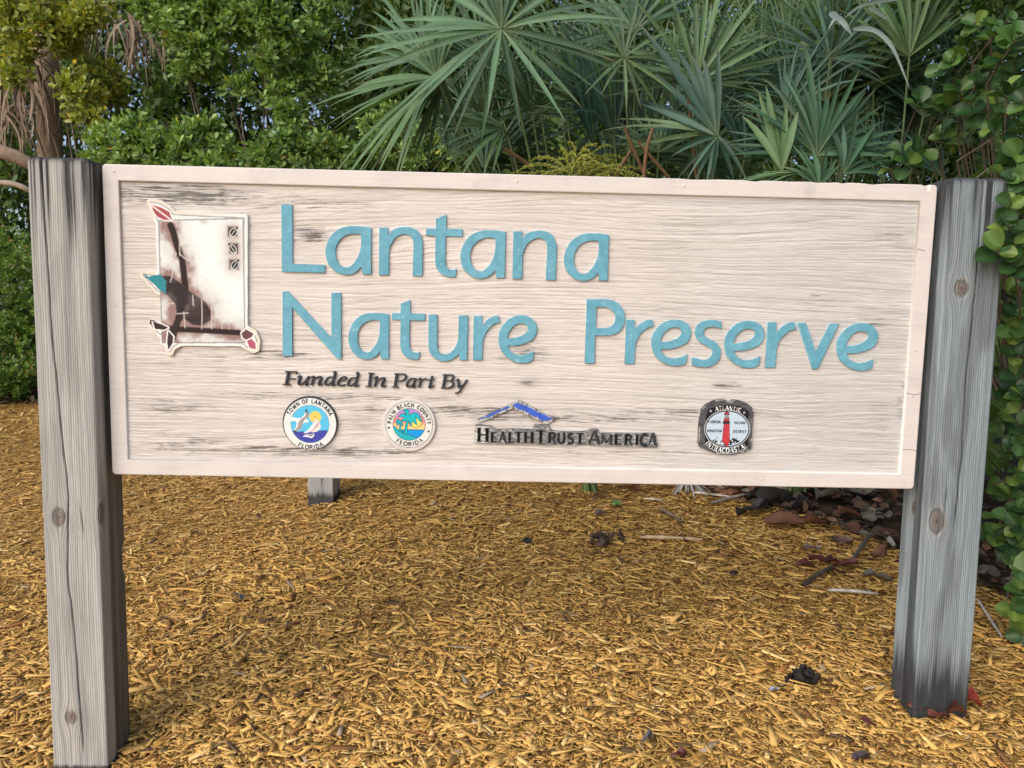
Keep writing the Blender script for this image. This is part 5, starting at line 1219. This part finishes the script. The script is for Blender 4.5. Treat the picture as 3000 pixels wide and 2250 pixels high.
for x, y, d in ((2150, 80, .2), (2050, 120, .3), (1960, 110, .45), (1900, 200, .5), (1850, 300, .5), (1800, 340, .55), (2120, 220, .2), (2130, 420, .15), (2170, 330, .2), (1700, 490, .6), (1780, 510, .6), (1850, 520, .55), (1950, 540, .45), (2040, 620, .4), (1980, 440, .5), (1900, 420, .5),
                (1640, 800, .75), (1720, 750, .7), (1600, 740, .8), (2150, 640, .2), (2110, 790, .2), (2170, 880, .1), (2200, 160, .1), (2200, 500, .1), (2190, 760, .15), (2060, 280, .35), (2010, 350, .4), (2080, 500, .35), (1540, 790, .85), (1800, 640, .75), (1900, 660, .7)):
    spots.append((*K3(x, y), d))
for x, y, d in ((345, 90, -.08), (340, 140, -.10), (322, 205, -.12), (352, 190, -.1), (345, 250, -.08), (365, 190, .1), (350, 330, .2), (360, 390, .2), (345, 440, .2), (365, 500, .2), (350, 560, .25), (370, 610, .2), (362, 690, .25), (375, 760, .2), (372, 830, .25), (325, 960, .3), (355, 985, .25), (300, 1010, .35), (345, 1040, .3), (370, 1090, .25), (358, 1220, .3), (375, 1160, .3), (330, 1330, .4), (368, 1290, .3), (370, 20, .1), (335, 640, .35), (340, 760, .4), (345, 880, .4), (372, 930, .3)):
    spots.append((*K4(x, y), d))
nleaf = 0; twigs = []
for u, v, d in spots:
    c = at(u, v, d)
    ax = unit(np.array([-.35 + random.gauss(0, .45), -.55 + random.gauss(0, .35), .55 + random.gauss(0, .35)]))
    u1 = unit(np.cross(ax, rng.normal(size=3))); u2 = np.cross(ax, u1)
    m = random.randint(4, 6)
    stem0 = c - ax * random.uniform(.12, .2) + np.array([.05, .08, 0])
    twigs.append((bez(stem0, c - ax * .06, c, 5) - base, np.array([.0035, .003, .0026, .002, .0016])))
    twigs.append((bez(base + np.array([0, 0, .3 + random.random() * .3]), (base + stem0) / 2 + np.array([.25, .45, .1]), stem0, 12) - base, np.linspace(.006, .0025, 12)))
    for k in range(m):
        if nleaf >= 298: break
        ph = k * 2.5 + random.random(); f = k / m
        rd = u1 * math.cos(ph) + u2 * math.sin(ph)
        la = unit(rd * (1 - .35 * f) + ax * (.25 + .5 * f)); ln = unit(ax - rd * .3 + rng.normal(0, .22, 3) + np.array([-.1, -.25, .15]))
        b = unit(np.cross(la, ln)); ln = np.cross(b, la)
        s = random.uniform(.046, .074) * (1 - .2 * f)
        M = Matrix(((b[0], la[0], ln[0]), (b[1], la[1], ln[1]), (b[2], la[2], ln[2])))
        o = link('leaf', random.choice(RL), coco, c - base - ax * (.05 * (1 - f)))
        o.rotation_euler = M.to_euler(); o.scale = (s, s, s); nleaf += 1
V, F = tube(twigs, 5)
link('branches', mesh('branches', V, [F], M_TWIG, None, True), coco)
# the leaves further inside the bush
n = 5200
P = np.stack([rng.uniform(1.62, 3.6, n), rng.uniform(.15, 2.6, n), rng.uniform(.35, 2.9, n)], 1)
P[:, 0] = np.maximum(P[:, 0], 1.50 + .22 * P[:, 1] + .15 * rng.random(n))
P[:, 2] += gh(P[:, 0], P[:, 1]) * .8
k = 1.1; keep = ~((P[:, 2] > 1.95) & (P[:, 0] < 1.9 + .35 * (P[:, 1])))
P = P[keep]; n = len(P)
A = unit(rng.normal(size=(n, 3)) + np.array([-.3, -.4, .2])); N = unit(rng.normal(0, .5, (n, 3)) + np.array([-.3, -.6, .8])); L = rng.uniform(.055, .085, n)
fo_ = link('inner_foliage', leaf_mesh('inner_foliage', P - base, A, N, L, L * .95, lerp(arr([.05, .105, .025]), arr([.09, .165, .035]), rng.random((n, 1))), M_LEAF), coco)
fo_['kind'] = 'stuff'
# unseen leaves of the same bush, added toward the camera to darken the right side
n = 2600
P = np.stack([rng.uniform(1.95, 3.6, n), rng.uniform(-1.6, .3, n), rng.uniform(.1, 2.6, n)], 1); P[:, 0] = np.maximum(P[:, 0], 1.80 + .35 * np.abs(P[:, 1] - .1))
A = unit(rng.normal(size=(n, 3)) + np.array([-.3, 0, .2])); N = unit(rng.normal(0, .5, (n, 3)) + np.array([-.6, -.2, .8])); L = rng.uniform(.055, .085, n)
sd_ = link('shade_foliage', leaf_mesh('shade_foliage', P - base, A, N, L, L * .95, lerp(arr([.05, .105, .025]), arr([.09, .165, .035]), rng.random((n, 1))), M_LEAF), coco)
sd_['kind'] = 'stuff'

# ------------------------------------------------------------------ litter on the ground
def atg(u, v):
    """the ground point the photograph shows at (u, v)"""
    lo, hi = -1.0, 9.0
    for _ in range(50):
        m = (lo + hi) / 2; p = at(u, v, m)
        if p[2] > gh(p[0], p[1]): lo = m
        else: hi = m
    p = at(u, v, lo); return np.array([p[0], p[1], float(gh(p[0], p[1]))])
def litter_leaf_mesh(L, W, col, curl, seed):
    r2 = np.random.default_rng(seed); nx, ny = 8, 6
    u = np.linspace(0, 1, nx)[:, None]; s = np.linspace(-1, 1, ny)[None]
    w = np.sin(np.pi * np.clip(u * .96 + .02, 0, 1)) ** .6 * W / 2
    X = (u - .5) * L + 0 * s; Y = s * w
    Z = curl * W * (np.abs(s) ** 2) * .7 * (1 + .8 * np.sin(u * 5 + seed)) + .22 * L * np.sin(u * 3.1 + .4 * np.sin(seed)) * curl + .022 * (vnoise(u * 5 + seed, s * 3 + seed, seed) - .5)
    V = np.stack([X, Y, Z], -1).reshape(-1, 3); i = np.arange(nx * ny).reshape(nx, ny)
    F = np.stack([i[:-1, :-1], i[1:, :-1], i[1:, 1:], i[:-1, 1:]], -1).reshape(-1, 4)
    c = arr(col) * (0.75 + .5 * fbm(V[:, 0] * 40, V[:, 1] * 40, seed))[:, None]
    return mesh('fallen_leaf', V, [F], M_DRYL, c, True)
M_DRYL = material('fallen_leaf', rough=.6, attr=True, noise=(35, .25), spec=.4)
BR, GY, RD, BK, GN, PK = (.15, .068, .040), (.15, .142, .13), (.10, .028, .024), (.022, .021, .022), (.085, .16, .035), (.34, .20, .13)
LIT = [  # u, v, length, width, colour, curl, label
 (2125, 1440, .20, .13, BR, .3, 'broad reddish brown fallen leaf, leftmost of the large ones under the sign'), (2190, 1452, .17, .12, BR, .25, 'broad brown fallen leaf right of the leftmost one under the sign'),
 (2360, 1442, .19, .13, PK, .3, 'pale tan fallen leaf touching the lower edge of the sign'), (2300, 1462, .19, .12, GY, .35, 'grey green curled fallen leaf above the black leaf'),
 (2265, 1472, .15, .09, GY, .2, 'smaller grey fallen leaf resting against the black one'), (2430, 1468, .20, .14, GY, .3, 'large grey fallen leaf under the right end of the sign'),
 (2515, 1458, .17, .13, GY, .3, 'pale grey fallen leaf nearest the right post'), (2205, 1510, .17, .08, BK, .5, 'black shrivelled fallen leaf under the right part of the sign'),
 (2290, 1495, .22, .10, BK, .8, 'large black curled fallen leaf amid the brown ones'), (2340, 1505, .12, .08, BK, .7, 'small black crumpled leaf right of the large curled black one'), (2295, 1540, .21, .10, BR, .2, 'long reddish brown fallen leaf lying flat in front of the black leaf'),
 (2390, 1545, .14, .08, BR, .4, 'orange brown fallen leaf with raised edges right of the long one'), (2490, 1520, .13, .08, BR, .3, 'small brown fallen leaf left of the right post'), (2465, 1600, .10, .06, (.13, .08, .07), .3, 'purplish brown leaf in the mulch near the right post'),
 (2380, 1620, .07, .045, (.22, .17, .16), .3, 'small pale purple leaf on the mulch'), (2400, 1655, .09, .04, RD, .4, 'dark red narrow leaf, leftmost in the red cluster'), (2360, 1672, .09, .04, RD, .4, 'dark red leaf lowest in the red cluster'), (2440, 1660, .08, .04, RD, .5, 'dark red leaf in the middle of the red cluster'),
 (2475, 1668, .10, .045, RD, .4, 'dark red leaf at the right end of the red cluster'), (2455, 1690, .09, .04, RD, .3, 'dark red leaf below the red cluster'), (2575, 1640, .09, .06, BR, .5, 'orange leaf beside the foot of the right post'), (2570, 1705, .12, .09, GY, .2, 'greyish flat leaf left of the right post'),
 (1805, 1488, .055, .04, GN, .4, 'small fresh green leaf on the mulch under the sign'), (1760, 1515, .06, .04, (.20, .17, .17), .3, 'small grey purple leaf left of the green one'), (1845, 1440, .13, .05, (.17, .08, .05), .3, 'brown folded leaf at the back under the sign'),
 (2685, 2085, .06, .03, RD, .5, 'red leaf leaning at the front corner of the right post'), (2750, 2120, .06, .035, RD, .5, 'dark red leaf in front of the right post'), (2800, 2105, .07, .03, RD, .9, 'upright dark red leaf at the right post'), (2845, 2075, .06, .028, (.30, .05, .04), 1.0, 'bright red leaf standing at the right post corner'),
 (2540, 2135, .05, .02, RD, .3, 'thin dark red leaf left of the right post foot'), (701, 1760, .045, .03, (.13, .14, .20), .2, 'slate blue flat fragment on the mulch under the sign'), (840, 1843, .020, .012, (.25, .28, .36), .2, 'tiny pale blue fragment right of the slate blue one'), (2430, 2010, .02, .014, RD, .3, 'tiny dark red scrap right of the black crumpled leaf'), (2265, 2035, .03, .012, (.30, .36, .46), .3, 'tiny pale blue grey scrap left of the black crumpled leaf'),
 (1895, 2185, .035, .022, (.10, .09, .12), .8, 'small dark violet curled leaf in the foreground'), (1990, 2230, .05, .03, (.11, .03, .03), .3, 'dark red leaf at the lower edge of the picture'), (2520, 2235, .05, .03, (.05, .04, .05), .4, 'blackish leaf at the lower right edge'), (2000, 1590, .05, .02, RD, .4, 'small dark red leaf left of the pale stick'),
 (40, 1165, .12, .06, (.30, .13, .08), .4, 'reddish leaf at the foot of the low hedge'), (70, 1150, .12, .06, (.34, .15, .09), .5, 'pinkish fallen leaf by the left post near the hedge'), (10, 1150, .12, .06, (.26, .12, .08), .3, 'brown leaf at the left edge by the hedge')]
for k, (u, v, L, W, c, curl, lab) in enumerate(LIT):
    p = atg(u, v)
    link('fallen_leaf', litter_leaf_mesh(L, W, c, curl, 800 + k), None, tuple(p + np.array([0, 0, .018])), (random.gauss(0, .25), random.gauss(0, .2), random.uniform(-.5, .5) + random.choice((0, 3.1))), label=lab, cat='leaf', group='fallen leaves on the mulch')
# more dead leaves deeper in the bed, uncountable
n = 2400
x = rng.uniform(.6, 3.4, n); y = bed_edge(x) + rng.uniform(-.05, 2.4, n) ** 1.0
P = np.stack([x, y, gh(x, y) + rng.uniform(.005, .05, n)], 1); A = unit(rng.normal(size=(n, 3)) * np.array([1, 1, .25])); N = unit(rng.normal(0, .35, (n, 3)) + np.array([0, -.2, 1]))
L = rng.uniform(.045, .105, n); pal = arr([BR, (.17, .15, .13), (.14, .09, .06), (.20, .11, .065), (.08, .05, .035)]); C = pal[rng.integers(0, 5, n)] * rng.uniform(.35, .9, (n, 1))  # leaf colours scaled down: shade under the right bush is painted in
lit = link('leaf_litter', leaf_mesh('leaf_litter', P, A, N, L, L * .7, C, M_DRYL), label='brown and grey dead leaves covering the bed under the palms', cat='leaf litter', kind='stuff')
n = 2600
x = rng.uniform(-7, 1.2, n); y = bed_edge(x) + rng.uniform(-.1, 2.6, n)
P = np.stack([x, y, gh(x, y) + rng.uniform(.005, .06, n)], 1); A = unit(rng.normal(size=(n, 3)) * np.array([1, 1, .3])); N = unit(rng.normal(0, .35, (n, 3)) + np.array([0, -.2, 1])); L = rng.uniform(.06, .14, n)
link('leaf_litter', leaf_mesh('leaf_litter', P, A, N, L, L * .6, pal[rng.integers(0, 5, n)] * rng.uniform(.5, 1.0, (n, 1)), M_DRYL), label='dead leaves under the hedge and shrubs on the left', cat='leaf litter', kind='stuff')

def stick(label, u0, v0, u1, v1, r, col, bend=.006, lift=.004):
    a, c = atg(u0, v0), atg(u1, v1); b = (a + c) / 2 + np.array([0, bend, lift]); p = bez(a, b, c, 10) + np.array([0, 0, r * .8 + .012])
    rr = r * np.interp(np.linspace(0, 1, 10), [0, .1, .9, 1], [.5, 1, .8, .35]) * (1 + .12 * rng.normal(size=10))
    V, F = tube([(p - p[0], rr)], 7)
    link('stick', mesh('stick', V, [F], M_DRY, arr(col)[None] * (0.6 + .8 * fbm(V[:, 0] * 60, V[:, 1] * 60, 3))[:, None], True), None, tuple(p[0]), label=label, cat='stick', group='sticks on the mulch')
stick('pale straight stick on the mulch below the sign', 1876, 1585, 2058, 1592, .009, (.50, .37, .24))
stick('curved brown stick on the mulch behind the bark chunk', 1930, 1500, 1998, 1540, .009, (.16, .11, .08), .02, .01)
stick('dark stick pointing down left from the red leaves', 2350, 1728, 2440, 1672, .011, (.07, .06, .05))
stick('dark upper stick rising toward the right post', 2495, 1655, 2560, 1565, .010, (.09, .085, .08))
stick('thin grey white stick at the right post foot', 2425, 1740, 2572, 1752, .007, (.42, .40, .38))
stick('long grey stick lying over the brown fallen leaves', 2080, 1485, 2300, 1430, .009, (.26, .24, .22))
stick('pale stick at the back under the sign', 1885, 1470, 1938, 1474, .006, (.50, .45, .38))
stick('whitish stick beside the dry palm leaf under the sign', 2032, 1452, 2145, 1466, .008, (.46, .42, .38))
stick('thin white stalk right of the right post', 2862, 1765, 2935, 1880, .005, (.45, .44, .43))
stick('flat grey stalk leaning near the right post', 2590, 1572, 2620, 1615, .014, (.30, .28, .26))
# bark chunk and black crumpled leaf
def crumple(name, label, u, v, size, col, cat, seed, tall=1.0):
    p = atg(u, v); VV, FF, o = [], [], 0
    r2 = np.random.default_rng(seed)
    for k in range(7):
        a = r2.normal(0, .35, 3) * size * np.array([1, .5, .3]); L = size * r2.uniform(.6, 1.1); d = unit(r2.normal(size=3) * np.array([.7, .5, .5]) + np.array([0, 0, .9 * tall]))
        q = a + d * np.linspace(-.45, .55, 7)[:, None] * L + r2.normal(0, .05, (7, 3)) * size
        V, F = tube([(q, size * r2.uniform(.10, .2) * np.array([.4, .9, 1, 1.1, .9, .6, .15]))], 5); VV.append(V); FF.append(F + o); o += len(V)
    V = np.concatenate(VV); V += .12 * size * (r2.random(V.shape) - .5)
    link(name, mesh(name, V, [np.concatenate(FF)], M_DRY, arr(col)[None] * (.5 + 1.0 * fbm(V[:, 0] * 90, V[:, 2] * 40, seed))[:, None], False), None, tuple(p + np.array([0, 0, size * .3])), label=label, cat=cat)
crumple('bark_chunk', 'dark ragged bark chunk standing in the mulch below the sign', 1777, 1595, .085, (.075, .055, .045), 'bark', 5, 1.3)
crumple('crumpled_leaf', 'black crumpled leaf on the mulch left of the right post', 2345, 2000, .075, (.020, .016, .015), 'leaf', 9, .25)
crumple('bark_scrap', 'small dark scrap on the mulch left of the red leaves', 2150, 1685, .03, (.03, .028, .03), 'bark', 12, .3)
crumple('bark_scrap', 'black scrap on the mulch at the back left of the bark chunk', 1545, 1590, .04, (.045, .04, .04), 'bark', 14, .2)
# dry fan leaf lying at the back under the sign
p = atg(2020, 1432)
V, F, C = fan(np.zeros(3), np.array([.35, -.8, .05]), np.array([0, -.35, .9]), 20, 170, .24, .02, (.30, .30, .29), .05)
link('dry_fan_leaf', mesh('dry_fan_leaf', V, [F], M_DRY, C), None, tuple(p + np.array([0, .06, .06])), label='dry grey fan leaf lying on the mulch behind the sign', cat='leaf')
